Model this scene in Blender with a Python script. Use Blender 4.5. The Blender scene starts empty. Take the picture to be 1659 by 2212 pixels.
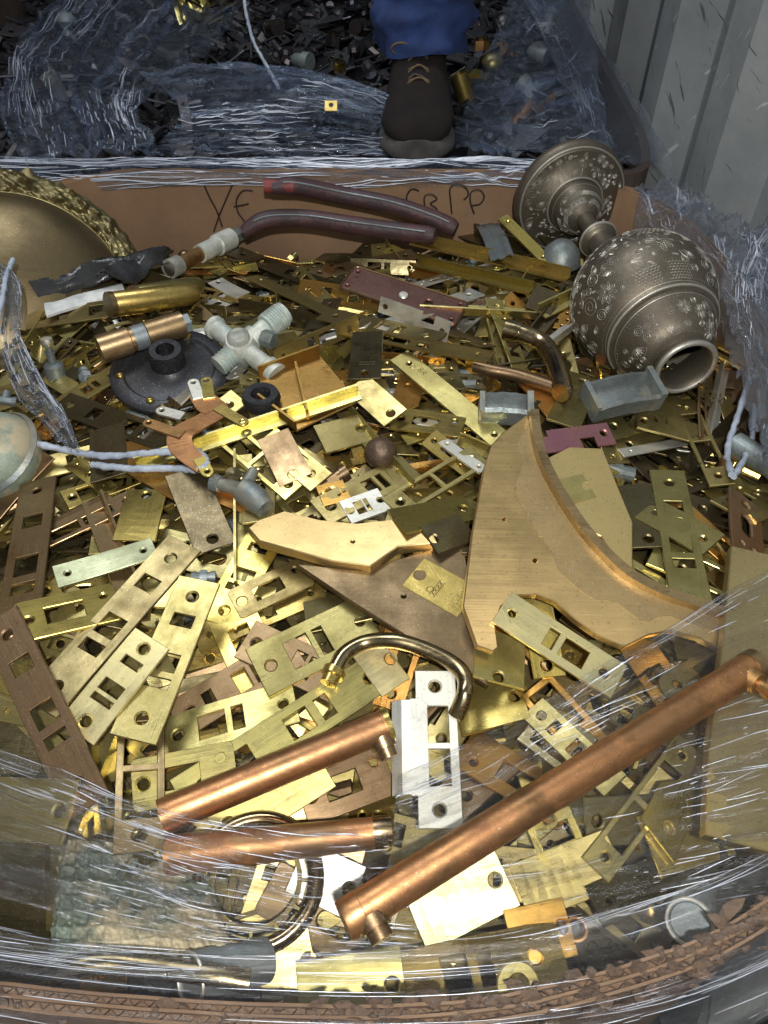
import bpy, bmesh, math, random
import numpy as np
from mathutils import Vector, Matrix, noise
from mathutils.geometry import tessellate_polygon
random.seed(7)
rnd = random.Random(11)
SC = bpy.context.scene
COL = SC.collection
PI = math.pi
# ------------------------------------------------------------------ camera
CZ = 0.5; TH = math.radians(47.0); CT = math.cos(TH); ST = math.sin(TH); F = 1668.0
cam = bpy.data.cameras.new('camera'); cam_o = bpy.data.objects.new('camera', cam); COL.objects.link(cam_o)
cam.sensor_fit = 'VERTICAL'; cam.angle = 2*math.atan(1106/F); cam.clip_start = 0.01; cam.clip_end = 60
cam_o.location = (0, 0, CZ); cam_o.rotation_euler = (PI/2-TH, 0, 0)
SC.camera = cam_o
# ------------------------------------------------------------------ light
W = bpy.data.worlds.new('World'); SC.world = W; W.use_nodes = True
nt = W.node_tree; bg = nt.nodes['Background']
tc = nt.nodes.new('ShaderNodeTexCoord'); sp = nt.nodes.new('ShaderNodeSeparateXYZ'); rp = nt.nodes.new('ShaderNodeValToRGB')
mp = nt.nodes.new('ShaderNodeMapRange'); mp.inputs[1].default_value = -1; mp.inputs[2].default_value = 1
nt.links.new(tc.outputs['Generated'], sp.inputs[0]); nt.links.new(sp.outputs['Y'], mp.inputs[0]); nt.links.new(mp.outputs[0], rp.inputs[0])
rp.color_ramp.elements[0].color = (.85, .92, 1, 1); rp.color_ramp.elements[0].position = .05
rp.color_ramp.elements[1].color = (.10, .125, .17, 1); rp.color_ramp.elements[1].position = .8
nt.links.new(rp.outputs[0], bg.inputs['Color']); bg.inputs['Strength'].default_value = 0.13
def lamp(name, kind, loc, target, power, size, col=(1, 1, 1), sy=None):
    l = bpy.data.lights.new(name, kind); o = bpy.data.objects.new(name, l); COL.objects.link(o)
    l.energy = power; l.color = col
    if kind == 'AREA':
        l.shape = 'RECTANGLE' if sy else 'DISK'; l.size = size
        if sy: l.size_y = sy
    o.location = loc
    o.rotation_euler = (Vector(target)-Vector(loc)).to_track_quat('-Z', 'Y').to_euler()
    return o
lamp('flash', 'AREA', (.03, -.10, .68), (.02, .55, 0), 9.0, .024, (1, .98, .93))
lamp('overhead_fill', 'AREA', (-.5, 1.3, 1.9), (0, .6, 0), 20, 1.3, (.92, .96, 1), .5)  # unseen soft fill added overhead to lift the middle and far heap
lamp('door_light', 'AREA', (.2, -1.6, 1.7), (0, .7, 0), 9, 1.8, (.85, .93, 1), 1.2)
SC.view_settings.view_transform = 'Standard'; SC.view_settings.look = 'None'
SC.view_settings.exposure = 0.0; SC.view_settings.gamma = 1.0
SC.cycles.transparent_max_bounces = 20
SC.cycles.max_bounces = 8
# ------------------------------------------------------------------ projection helpers: photo pixel -> point in the place
def ray(px, py):
    u = (px-829.5)/F; v = (py-1106)/F
    return Vector((u, CT-v*ST, -ST-v*CT))
def at(px, py, z):
    d = ray(px, py); t = (z-CZ)/d.z
    return Vector((d.x*t, d.y*t, z))
def onY(px, py, Y):
    d = ray(px, py); t = Y/d.y
    return Vector((d.x*t, Y, CZ+d.z*t))
def pix(p):
    q = Vector(p)-Vector((0, 0, CZ)); zc = q.y*CT-q.z*ST
    v = (-q.y*ST-q.z*CT)/zc
    return (829.5+F*q.x/zc, 1106+F*v)
# ------------------------------------------------------------------ mesh builder
class MB:
    def __init__(s): s.v = []; s.f = []; s.uv = None
    def add(s, vs, fs):
        n = len(s.v); s.v += [tuple(p) for p in vs]; s.f += [tuple(i+n for i in f) for f in fs]
    def box(s, c, d, M=None):
        vs = [Vector((c[0]+x*d[0]/2, c[1]+y*d[1]/2, c[2]+z*d[2]/2)) for x in (-1, 1) for y in (-1, 1) for z in (-1, 1)]
        if M: vs = [M @ p for p in vs]
        s.add(vs, [(0, 1, 3, 2), (4, 6, 7, 5), (0, 4, 5, 1), (2, 3, 7, 6), (0, 2, 6, 4), (1, 5, 7, 3)])
    def tube(s, pts, r, n=10, cap=True, flat=1.0, up=None):
        pts = [Vector(p) for p in pts]; N = len(pts)
        rs = r if isinstance(r, (list, tuple)) else [r]*N
        pn = None; vs = []
        for i in range(N):
            t = (pts[min(i+1, N-1)]-pts[max(i-1, 0)]).normalized()
            if pn is None:
                a = Vector(up) if up else (Vector((0, 0, 1)) if abs(t.z) < .9 else Vector((1, 0, 0)))
                pn = (a-t*a.dot(t)).normalized()
            else:
                pn = (pn-t*pn.dot(t)).normalized()
            b = t.cross(pn)
            for k in range(n):
                an = 2*PI*k/n
                vs.append(pts[i]+pn*(math.cos(an)*rs[i]*flat)+b*(math.sin(an)*rs[i]))
        fs = [(i*n+k, i*n+(k+1) % n, (i+1)*n+(k+1) % n, (i+1)*n+k) for i in range(N-1) for k in range(n)]
        if cap: fs += [tuple(range(n-1, -1, -1)), tuple((N-1)*n+k for k in range(n))]
        s.add(vs, fs)
    def lathe(s, prof, n=32, M=None, disp=None):      # prof: (r, h) about z
        vs = []
        for (r, h) in prof:
            for k in range(n):
                a = 2*PI*k/n; p = Vector((r*math.cos(a), r*math.sin(a), h))
                if disp: p = disp(p, r, h, a)
                vs.append(M @ p if M else p)
        L = len(prof)
        s.add(vs, [(i*n+k, i*n+(k+1) % n, (i+1)*n+(k+1) % n, (i+1)*n+k) for i in range(L-1) for k in range(n)])
    def prism(s, out, holes=(), t=.0022, ch=.0004, hch=.0006, M=None):
        """plate outline (ccw) with holes, chamfered, from z=-t to z=0"""
        def area(p): return sum(p[i][0]*p[(i+1) % len(p)][1]-p[(i+1) % len(p)][0]*p[i][1] for i in range(len(p)))/2
        def off(p, d):
            n = len(p); r = []
            for i in range(n):
                a = Vector(p[i-1]); b = Vector(p[i]); c = Vector(p[(i+1) % n])
                e1 = (b-a).normalized(); e2 = (c-b).normalized()
                n1 = Vector((-e1.y, e1.x)); n2 = Vector((-e2.y, e2.x)); m = n1+n2
                if m.length < 1e-6: m = n1
                m.normalize(); k = max(.4, m.dot(n1)); r.append(b+m*(d/k))
            return r
        loops = []
        o = [Vector((p[0], p[1])) for p in out]
        if area(o) < 0: o.reverse()
        loops.append((o, ch))
        for hl in holes:
            h = [Vector((p[0], p[1])) for p in hl]
            if area(h) > 0: h.reverse()
            loops.append((h, hch if len(h) > 6 else ch))
        tops = [off(p, c) for p, c in loops]
        tess = tessellate_polygon([[Vector((q.x, q.y, 0)) for q in lp] for lp in tops])
        vs = []; idx = []
        for lp in tops:
            for q in lp: vs.append(Vector((q.x, q.y, 0)))
        nt_ = len(vs)
        fs = []
        for tr in tess:
            a, b, c = [vs[i] for i in tr]
            fs.append(tuple(tr) if (b-a).cross(c-a).z > 0 else tuple(reversed(tr)))
        base = []
        st = 0
        side = []
        for (lp, c), tp in zip(loops, tops):
            n = len(lp); m0 = len(vs)
            for q in lp: vs.append(Vector((q.x, q.y, -c)))
            b0 = len(vs)
            for q in lp: vs.append(Vector((q.x, q.y, -t)))
            for i in range(n):
                j = (i+1) % n
                fs.append((st+i, m0+i, m0+j, st+j)); fs.append((m0+i, b0+i, b0+j, m0+j))
            base += list(range(b0, b0+n)); st += n
        fs += [tuple(base[i] for i in reversed(f)) for f in fs[:len(tess)]]
        if M: vs = [M @ p for p in vs]
        s.add(vs, fs)
    def mesh(s, name, mat, smooth=None):
        me = bpy.data.meshes.new(name); me.from_pydata(s.v, [], s.f)
        if mat: me.materials.append(mat)
        if smooth is not None:
            for p in me.polygons: p.use_smooth = True
            if smooth < 179: me.set_sharp_from_angle(angle=math.radians(smooth))
        me.update(); return me
    def build(s, name, mat, parent=None, smooth=None, world=False):
        o = bpy.data.objects.new(name, s.mesh(name, mat, smooth)); COL.objects.link(o)
        if parent is not None:
            o.parent = parent
            if world: o.matrix_parent_inverse = parent.matrix_basis.inverted()
        return o
def tag(o, label=None, cat=None, group=None, kind=None):
    if label: o['label'] = label
    if cat: o['category'] = cat
    if group: o['group'] = group
    if kind: o['kind'] = kind
    return o
def empty(name, loc=(0, 0, 0), M=None):
    o = bpy.data.objects.new(name, None); o.empty_display_size = .02; COL.objects.link(o)
    if M is not None: o.matrix_basis = M
    else: o.location = loc
    return o
def basis(o, x, z):
    """matrix at o with +x along x and +z near z"""
    x = Vector(x).normalized(); z = Vector(z); z = (z-x*z.dot(x)).normalized(); y = z.cross(x)
    M = Matrix(((x.x, y.x, z.x, o[0]), (x.y, y.y, z.y, o[1]), (x.z, y.z, z.z, o[2]), (0, 0, 0, 1)))
    return M
def zbasis(o, z, x=(1, 0, 0)):
    z = Vector(z).normalized(); x = Vector(x); x = (x-z*x.dot(z))
    if x.length < 1e-3: x = Vector((0, 1, 0)); x = x-z*x.dot(z)
    x.normalize(); y = z.cross(x)
    return Matrix(((x.x, y.x, z.x, o[0]), (x.y, y.y, z.y, o[1]), (x.z, y.z, z.z, o[2]), (0, 0, 0, 1)))
def circ(x, y, r, n=20): return [(x+r*math.cos(2*PI*k/n), y+r*math.sin(2*PI*k/n)) for k in range(n)]
def rect(x0, y0, x1, y1): return [(x0, y0), (x1, y0), (x1, y1), (x0, y1)]
def rrect(x0, y0, x1, y1, r, n=5):
    p = []
    for cx, cy, a0 in ((x1-r, y0+r, -PI/2), (x1-r, y1-r, 0), (x0+r, y1-r, PI/2), (x0+r, y0+r, PI)):
        for k in range(n+1): a = a0+PI/2*k/n; p.append((cx+r*math.cos(a), cy+r*math.sin(a)))
    return p
def smoothpath(pts, k=6):
    P = [Vector(p) for p in pts]; out = []
    for i in range(len(P)-1):
        a = P[max(i-1, 0)]; b = P[i]; c = P[i+1]; d = P[min(i+2, len(P)-1)]
        for j in range(k):
            t = j/k
            out.append(.5*((2*b)+(c-a)*t+(2*a-5*b+4*c-d)*t*t+(3*b-a-3*c+d)*t**3))
    out.append(P[-1]); return out
# ------------------------------------------------------------------ materials
def new_mat(name):
    m = bpy.data.materials.new(name); m.use_nodes = True; return m, m.node_tree, m.node_tree.nodes['Principled BSDF']
def nd(t, k, **kw):
    n = t.nodes.new(k)
    for a, b in kw.items(): setattr(n, a, b)
    return n
def coords(t, scale=(1, 1, 1), rand=True, src='Object'):
    tc = nd(t, 'ShaderNodeTexCoord'); m = nd(t, 'ShaderNodeMapping'); m.inputs['Scale'].default_value = scale
    t.links.new(tc.outputs[src], m.inputs['Vector'])
    if rand:
        oi = nd(t, 'ShaderNodeObjectInfo'); mu = nd(t, 'ShaderNodeVectorMath', operation='SCALE'); mu.inputs[0].default_value = (17, 9, 23)
        t.links.new(oi.outputs['Random'], mu.inputs['Scale']); t.links.new(mu.outputs[0], m.inputs['Location'])
    return m.outputs[0]
def noise_n(t, vec, scale, detail=4, rough=.6):
    n = nd(t, 'ShaderNodeTexNoise'); n.inputs['Scale'].default_value = scale; n.inputs['Detail'].default_value = detail
    n.inputs['Roughness'].default_value = rough; t.links.new(vec, n.inputs['Vector']); return n.outputs['Fac']
def ramp(t, fac, stops):
    r = nd(t, 'ShaderNodeValToRGB'); t.links.new(fac, r.inputs[0]); e = r.color_ramp.elements
    while len(e) < len(stops): e.new(.5)
    for el, (p, c) in zip(e, stops):
        el.position = p; el.color = (c, c, c, 1) if isinstance(c, (int, float)) else (*c, 1)
    return r.outputs[0]
def mixc(t, fac, a, b, mode='MIX'):
    m = nd(t, 'ShaderNodeMix', data_type='RGBA', blend_type=mode)
    for s, x in ((0, fac), (6, a), (7, b)):
        if isinstance(x, (int, float)): m.inputs[s].default_value = x
        elif isinstance(x, tuple): m.inputs[s].default_value = (*x, 1)
        else: t.links.new(x, m.inputs[s])
    return m.outputs[2]
def mth(t, op, a, b):
    m = nd(t, 'ShaderNodeMath', operation=op)
    for s, x in ((0, a), (1, b)):
        if isinstance(x, (int, float)): m.inputs[s].default_value = x
        else: t.links.new(x, m.inputs[s])
    return m.outputs[0]
def metal(name, col, tarn=None, amt=.5, rough=.4, metallic=.92, brush=.25, var=.3, spots=None, tscale=28, scr=1.0):
    m, t, b = new_mat(name)
    v = coords(t); vb = coords(t, (14, 1300, 200))
    tarn = tarn or tuple(c*.42 for c in col)
    n1 = noise_n(t, v, tscale, 6, .65); f = ramp(t, n1, [(.42, 0), (.68, 1)])
    f = mth(t, 'MULTIPLY', f, amt)
    c = mixc(t, f, col, tarn)
    oi = nd(t, 'ShaderNodeObjectInfo'); hs = nd(t, 'ShaderNodeHueSaturation')
    mr = nd(t, 'ShaderNodeMapRange'); mr.inputs[3].default_value = 1-var; mr.inputs[4].default_value = 1+var
    t.links.new(oi.outputs['Random'], mr.inputs[0]); t.links.new(mr.outputs[0], hs.inputs['Value'])
    r2 = mth(t, 'FRACT', mth(t, 'MULTIPLY', oi.outputs['Random'], 37.7), 0)
    mr2 = nd(t, 'ShaderNodeMapRange'); mr2.inputs[3].default_value = .488; mr2.inputs[4].default_value = .512
    t.links.new(r2, mr2.inputs[0]); t.links.new(mr2.outputs[0], hs.inputs['Hue'])
    t.links.new(c, hs.inputs['Color']); c = hs.outputs[0]
    # fine grime specks
    sp_ = ramp(t, noise_n(t, v, 420, 2, .5), [(.62, 0), (.70, 1)])
    c = mixc(t, mth(t, 'MULTIPLY', sp_, .35), c, tuple(x*.3 for x in col))
    du = ramp(t, noise_n(t, v, 900, 1, .5), [(.70, 0), (.74, 1)])
    c = mixc(t, mth(t, 'MULTIPLY', du, .5), c, (.75, .72, .62))
    # scratches with a shape of their own
    for k_, (rot, col_, am) in enumerate(((.5, tuple(min(1, x*1.5+.05) for x in col), .45), (-.9, tuple(x*.35 for x in col), .5))):
        m1 = nd(t, 'ShaderNodeMapping'); m1.inputs['Rotation'].default_value = (0, 0, rot); t.links.new(v, m1.inputs['Vector'])
        m2 = nd(t, 'ShaderNodeMapping'); m2.inputs['Scale'].default_value = (16, 900, 90); t.links.new(m1.outputs[0], m2.inputs['Vector'])
        c = mixc(t, mth(t, 'MULTIPLY', ramp(t, noise_n(t, m2.outputs[0], 1, 2, .5), [(.70, 0), (.73, 1)]), am*scr), c, col_)
    if spots:
        c = mixc(t, ramp(t, noise_n(t, v, 16, 5, .7), [(.5, 0), (.6, 1)]), c, spots)
    t.links.new(c, b.inputs['Base Color'])
    b.inputs['Metallic'].default_value = metallic
    nb = noise_n(t, vb, 1, 3, .6)
    rr = nd(t, 'ShaderNodeMapRange'); rr.inputs[1].default_value = .3; rr.inputs[2].default_value = .7; rr.inputs[3].default_value = max(.08, rough-.14); rr.inputs[4].default_value = rough+.18
    t.links.new(mth(t, 'ADD', mth(t, 'MULTIPLY', nb, .3), mth(t, 'MULTIPLY', n1, .7)), rr.inputs[0])
    t.links.new(rr.outputs[0], b.inputs['Roughness'])
    bp = nd(t, 'ShaderNodeBump'); bp.inputs['Strength'].default_value = brush; bp.inputs['Distance'].default_value = .0006
    h = mth(t, 'ADD', mth(t, 'MULTIPLY', nb, .35), mth(t, 'ADD', mth(t, 'MULTIPLY', noise_n(t, v, 60, 5, .6), 1.4), mth(t, 'MULTIPLY', noise_n(t, v, 14, 1, .4), 9.0)))
    t.links.new(h, bp.inputs['Height']); t.links.new(bp.outputs[0], b.inputs['Normal'])
    return m
M = {}
M['pale'] = metal('pale_brass', (.60, .51, .20), (.33, .27, .09), .75, .33)
M['bright'] = metal('polished_brass', (.80, .72, .37), (.52, .45, .18), .5, .36, var=.1)
M['gold'] = metal('gold_brass', (.56, .43, .13), (.28, .21, .055), .75, .30)
M['olive'] = metal('olive_brass', (.46, .38, .15), (.21, .165, .055), .75, .34)
M['dulled'] = metal('dulled_brass', (.34, .275, .125), (.17, .13, .055), .75, .36)
M['dark'] = metal('dark_bronze', (.19, .155, .08), (.08, .062, .035), .7, .30)
M['brown'] = metal('brown_bronze', (.36, .25, .13), (.17, .11, .055), .7, .36)
M['orange'] = metal('orange_gold_brass', (.70, .40, .10), (.38, .20, .05), .5, .3)
M['maroon'] = metal('red_brown_brass', (.27, .14, .115), (.12, .07, .06), .6, .38)
M['purple'] = metal('purple_stained_brass', (.34, .15, .17), (.30, .22, .10), .6, .4)
M['nickel'] = metal('nickel_plate', (.74, .72, .64), (.56, .54, .44), .5, .46, var=.05)
M['tan'] = metal('tan_brass_sheet', (.46, .35, .17), (.30, .22, .10), .6, .38, var=.05, tscale=9, scr=.4)
M['oxide'] = metal('oxide_band', (.40, .29, .14), (.30, .21, .10), .7, .42, .8, var=.02, scr=.2)
M['green'] = metal('pale_green_brass', (.56, .57, .36), (.34, .34, .2), .6, .5, brush=.6)
M['bronze'] = metal('brushed_bronze', (.68, .51, .22), (.52, .38, .16), .5, .32, var=.06, tscale=9, brush=.16, scr=.25)
M['bronze_dark'] = metal('brown_sheet_bronze', (.24, .165, .09), (.12, .08, .045), .6, .42, var=.1, scr=.3)
M['copper'] = metal('copper', (.47, .255, .10), (.19, .10, .05), .85, .43, spots=(.27, .15, .07), var=.06, tscale=34)
M['verdigris'] = metal('verdigris', (.20, .24, .19), (.10, .12, .09), .7, .6, .25, 1.2, spots=(.42, .36, .24))
M['patina'] = metal('patina_blue_grey', (.22, .25, .25), (.10, .11, .10), .9, .5, .6, 1.2, spots=(.28, .27, .22))
M['valve'] = metal('weathered_valve_metal', (.52, .54, .48), (.24, .24, .20), .9, .55, .35, 1.5, spots=(.36, .42, .38))
M['knobm'] = metal('stained_brown_knob', (.16, .10, .07), (.08, .05, .04), .8, .5, .7, 1.0)
M['black'] = metal('black_metal', (.035, .035, .04), (.02, .02, .02), .5, .42, .5, .5)
M['grey'] = metal('grey_metal', (.28, .32, .33), (.14, .16, .16), .7, .5, .6, .6)
M['chrome'] = metal('worn_chrome_brass', (.38, .30, .17), (.18, .13, .07), .6, .22, 1, .1)
M['bowl'] = metal('dull_bowl_brass', (.23, .185, .09), (.12, .095, .05), .7, .42, var=0, tscale=12)
M['tray'] = metal('dull_orange_brass', (.38, .21, .06), (.20, .11, .035), .7, .34, var=0)
M['vase'] = metal('antiqued_vase_brass', (.175, .145, .11), (.10, .085, .067), .8, .50, .8, .3, var=0, tscale=18)
M['vase_line'] = metal('worn_engraving', (.42, .40, .35), (.28, .265, .23), .6, .45, .7, .5, var=0)
M['grey_dark'] = metal('dim_grey_scrap', (.05, .052, .06), (.02, .022, .03), .9, .4)
M['backscrap'] = metal('dull_back_scrap', (.07, .06, .06), (.025, .028, .04), .9, .4)
def simple(name, col, col2=None, rough=.7, scale=20, bump=.3, metallic=0, bs=90, src='Object'):
    m, t, b = new_mat(name); v = coords(t, src=src)
    c = mixc(t, ramp(t, noise_n(t, v, scale, 6, .65), [(.35, 0), (.7, 1)]), col, col2 or tuple(x*.6 for x in col))
    t.links.new(c, b.inputs['Base Color']); b.inputs['Roughness'].default_value = rough; b.inputs['Metallic'].default_value = metallic
    bp = nd(t, 'ShaderNodeBump'); bp.inputs['Strength'].default_value = bump; bp.inputs['Distance'].default_value = .002
    t.links.new(noise_n(t, v, bs, 5, .65), bp.inputs['Height']); t.links.new(bp.outputs[0], b.inputs['Normal'])
    return m
M['kraft'] = simple('kraft_cardboard', (.27, .165, .092), (.20, .115, .065), .8, 9, .15, bs=160)
M['torn'] = simple('torn_cardboard', (.19, .12, .075), (.10, .062, .04), .95, 60, 1.0, bs=260)
M['kraft_dark'] = simple('dark_cardboard', (.09, .06, .045), (.04, .03, .03), .8, 9, .3)  # darker brown cardboard for the box behind
M['ink'] = simple('marker_ink', (.03, .015, .012), None, .6)
M['denim'] = simple('blue_denim', (.022, .05, .17), (.012, .025, .09), .85, 30, .6, bs=600)
M['leather'] = simple('black_leather', (.014, .011, .011), (.022, .016, .014), .85, 30, .7, bs=120); M['leather'].node_tree.nodes['Principled BSDF'].inputs['Specular IOR Level'].default_value = .2
M['sole'] = simple('dusty_sole', (.085, .08, .075), (.04, .038, .036), .9, 40, .7, bs=150)
M['lace'] = simple('tan_lace', (.17, .11, .05), (.09, .055, .03), .8)
M['skin'] = simple('skin', (.5, .32, .24), None, .6)
M['floor'] = simple('dark_floor', (.05, .048, .046), (.02, .02, .02), .8, 8, .5)
M['hose'] = simple('maroon_sheath', (.075, .028, .03), (.022, .018, .022), .55, 40, .8)
M['sheath'] = simple('black_plastic_sheet', (.02, .02, .022), (.05, .05, .05), .22, 20, .8, bs=45)
M['strap'] = simple('grey_plastic_strap', (.42, .47, .55), (.25, .29, .36), .3, 60, .6, bs=200)
M['red'] = simple('red_tape', (.22, .04, .04), None, .6)
M['white'] = simple('white_paint_flakes', (.75, .76, .74), (.4, .42, .42), .6, 40, .6)
def wallmat():
    m, t, b = new_mat('painted_steel_wall'); v = coords(t, rand=False)
    c = mixc(t, ramp(t, noise_n(t, v, 5, 6, .6), [(.3, 0), (.75, 1)]), (.37, .39, .395), (.22, .24, .245))
    # dark scuffs and pale scratches
    for sc_, col, lo, hi, rot in (((9, 60, 7), (.10, .12, .125), .66, .69, .5), ((5, 90, 14), (.5, .54, .55), .67, .70, -.6), ((30, 260, 12), (.05, .055, .06), .68, .70, 1.0)):
        tc = nd(t, 'ShaderNodeTexCoord'); mpn = nd(t, 'ShaderNodeMapping'); mpn.inputs['Scale'].default_value = sc_; mpn.inputs['Rotation'].default_value = (rot, 0, 0)
        m2 = nd(t, 'ShaderNodeMapping'); m2.inputs['Rotation'].default_value = (rot, 0, 0); t.links.new(tc.outputs['Object'], m2.inputs['Vector'])
        mpn.inputs['Rotation'].default_value = (0, 0, 0); t.links.new(m2.outputs[0], mpn.inputs['Vector'])
        c = mixc(t, ramp(t, noise_n(t, mpn.outputs[0], 1, 3, .6), [(lo, 0), (hi, 1)]), c, col)
    t.links.new(c, b.inputs['Base Color']); b.inputs['Roughness'].default_value = .5; b.inputs['Metallic'].default_value = .15
    bp = nd(t, 'ShaderNodeBump'); bp.inputs['Strength'].default_value = .3; bp.inputs['Distance'].default_value = .004
    t.links.new(noise_n(t, v, 30, 5), bp.inputs['Height']); t.links.new(bp.outputs[0], b.inputs['Normal'])
    return m
M['wall'] = wallmat()
def film_mat(name, body=.10, streak=.5, col=(.72, .80, .95), su=3, sv=90, gloss=.16, crink=1.0, fine=2.0, gcol=(.95, .97, 1), gr=.27):
    m, t, b = new_mat(name); out = t.nodes['Material Output']
    tc = nd(t, 'ShaderNodeTexCoord'); mp_ = nd(t, 'ShaderNodeMapping'); mp_.inputs['Scale'].default_value = (su, sv, 1)
    t.links.new(tc.outputs['UV'], mp_.inputs['Vector'])
    mp2 = nd(t, 'ShaderNodeMapping'); mp2.inputs['Scale'].default_value = (su*6, sv*.9, 1); t.links.new(tc.outputs['UV'], mp2.inputs['Vector'])
    s1 = noise_n(t, mp_.outputs[0], 1, 5, .7)
    s2 = noise_n(t, coords(t, rand=False), 11, 3, .5)
    mp3 = nd(t, 'ShaderNodeMapping'); mp3.inputs['Scale'].default_value = (su*.5, sv*.16, 1); t.links.new(tc.outputs['UV'], mp3.inputs['Vector'])
    s3 = noise_n(t, mp3.outputs[0], 1, 3, .6)
    st = mth(t, 'ADD', ramp(t, s1, [(.53, 0), (.66, .5)]), ramp(t, s3, [(.50, 0), (.64, .5)]))
    al = mth(t, 'ADD', body, mth(t, 'MULTIPLY', mth(t, 'MULTIPLY', st, streak), ramp(t, s2, [(.35, .25), (.65, 1)])))
    b.inputs['Base Color'].default_value = (*col, 1); b.inputs['Roughness'].default_value = .3
    bp = nd(t, 'ShaderNodeBump'); bp.inputs['Strength'].default_value = crink; bp.inputs['Distance'].default_value = .0034
    cr = noise_n(t, mp2.outputs[0], 1, 4, .7)
    cr2 = noise_n(t, coords(t, rand=False), 95, 5, .8)
    t.links.new(mth(t, 'ADD', mth(t, 'ADD', mth(t, 'MULTIPLY', s1, 1.0), mth(t, 'MULTIPLY', cr2, fine)), mth(t, 'MULTIPLY', cr, .5)), bp.inputs['Height'])
    t.links.new(bp.outputs[0], b.inputs['Normal'])
    tr = nd(t, 'ShaderNodeBsdfTransparent'); gl = nd(t, 'ShaderNodeBsdfGlossy'); gl.inputs['Roughness'].default_value = gr
    gl.inputs['Color'].default_value = (*gcol, 1)
    t.links.new(bp.outputs[0], gl.inputs['Normal'])
    a = nd(t, 'ShaderNodeMixShader'); t.links.new(al, a.inputs[0]); t.links.new(tr.outputs[0], a.inputs[1]); t.links.new(b.outputs[0], a.inputs[2])
    g = nd(t, 'ShaderNodeMixShader'); t.links.new(mth(t, 'ADD', gloss, mth(t, 'MULTIPLY', st, .22)), g.inputs[0])
    t.links.new(a.outputs[0], g.inputs[1]); t.links.new(gl.outputs[0], g.inputs[2]); t.links.new(g.outputs[0], out.inputs['Surface'])
    return m
M['film'] = film_mat('stretch_film', .012, .30, gloss=.22, crink=2.2, fine=3.4, su=2, sv=70, gr=.20)
M['strand'] = film_mat('film_glint_strand', .75, .2, (.82, .88, 1), 3, 3, .25, .2)  # pale strands that put glints of light on the film as colour
M['film_back'] = film_mat('stretch_film_back', .008, .50, (.36, .50, .95), 2, 100, .16, 2.2, 1.6, (.66, .80, 1), .24)  # bluish light at the back put into the film and gloss colours
M['film_thick'] = film_mat('bunched_stretch_film', .12, .40, (.42, .52, .72), 8, 30, .24, 2.4, 3.0, (.8, .88, 1), .22)
# ------------------------------------------------------------------ heap height field
GX0, GX1, GY0, GY1, GS = -.60, .48, .04, 1.12, .003
NX = int((GX1-GX0)/GS); NY = int((GY1-GY0)/GS)
XX, YY = np.meshgrid(GX0+(np.arange(NX)+.5)*GS, GY0+(np.arange(NY)+.5)*GS)
def target(x, y):
    z = -.012+.012*np.exp(-((x/.28)**2+((y-.58)/.3)**2))
    z = z-.055*np.clip((.34-y)/.22, 0, 1)**1.2-.03*np.clip((y-.80)/.25, 0, 1)
    z = z+.010*np.clip((x-.30)/.08, 0, 1)
    z = z+.012*np.sin(9*x+2)*np.sin(11*y+1)+.008*np.sin(23*x+1)*np.sin(19*y)
    return z
TG = target(XX, YY)
H = TG-.040
ID = np.full(H.shape, -1, int)
IDOBJ = []
def hcell(x, y):
    return min(max(int((x-GX0)/GS), 0), NX-1), min(max(int((y-GY0)/GS), 0), NY-1)
def hat(x, y, r=0):
    i, j = hcell(x, y)
    if r: return float(H[max(j-r, 0):j+r+1, max(i-r, 0):i+r+1].max())
    return float(H[j, i])
def cells(poly):
    xs = [p[0] for p in poly]; ys = [p[1] for p in poly]
    i0, j0 = hcell(min(xs), min(ys)); i1, j1 = hcell(max(xs), max(ys))
    X = XX[j0:j1+1, i0:i1+1]; Y = YY[j0:j1+1, i0:i1+1]; ins = np.zeros(X.shape, bool)
    n = len(poly)
    for k in range(n):
        x1, y1 = poly[k][:2]; x2, y2 = poly[(k+1) % n][:2]
        if y1 == y2: continue
        c = ((y1 > Y) != (y2 > Y)) & (X < (x2-x1)*(Y-y1)/(y2-y1)+x1); ins ^= c
    jj, ii = np.nonzero(ins); return jj+j0, ii+i0
LOOSE = set(); CULL = set(); FIXED = [False]
def heff(jj, ii, k=.004):
    h = H[jj, ii]
    if not FIXED[0]: return h
    lo = np.isin(ID[jj, ii], list(LOOSE)) | (ID[jj, ii] < 0)
    return np.where(lo, np.minimum(h, TG[jj, ii]+k), h)
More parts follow.
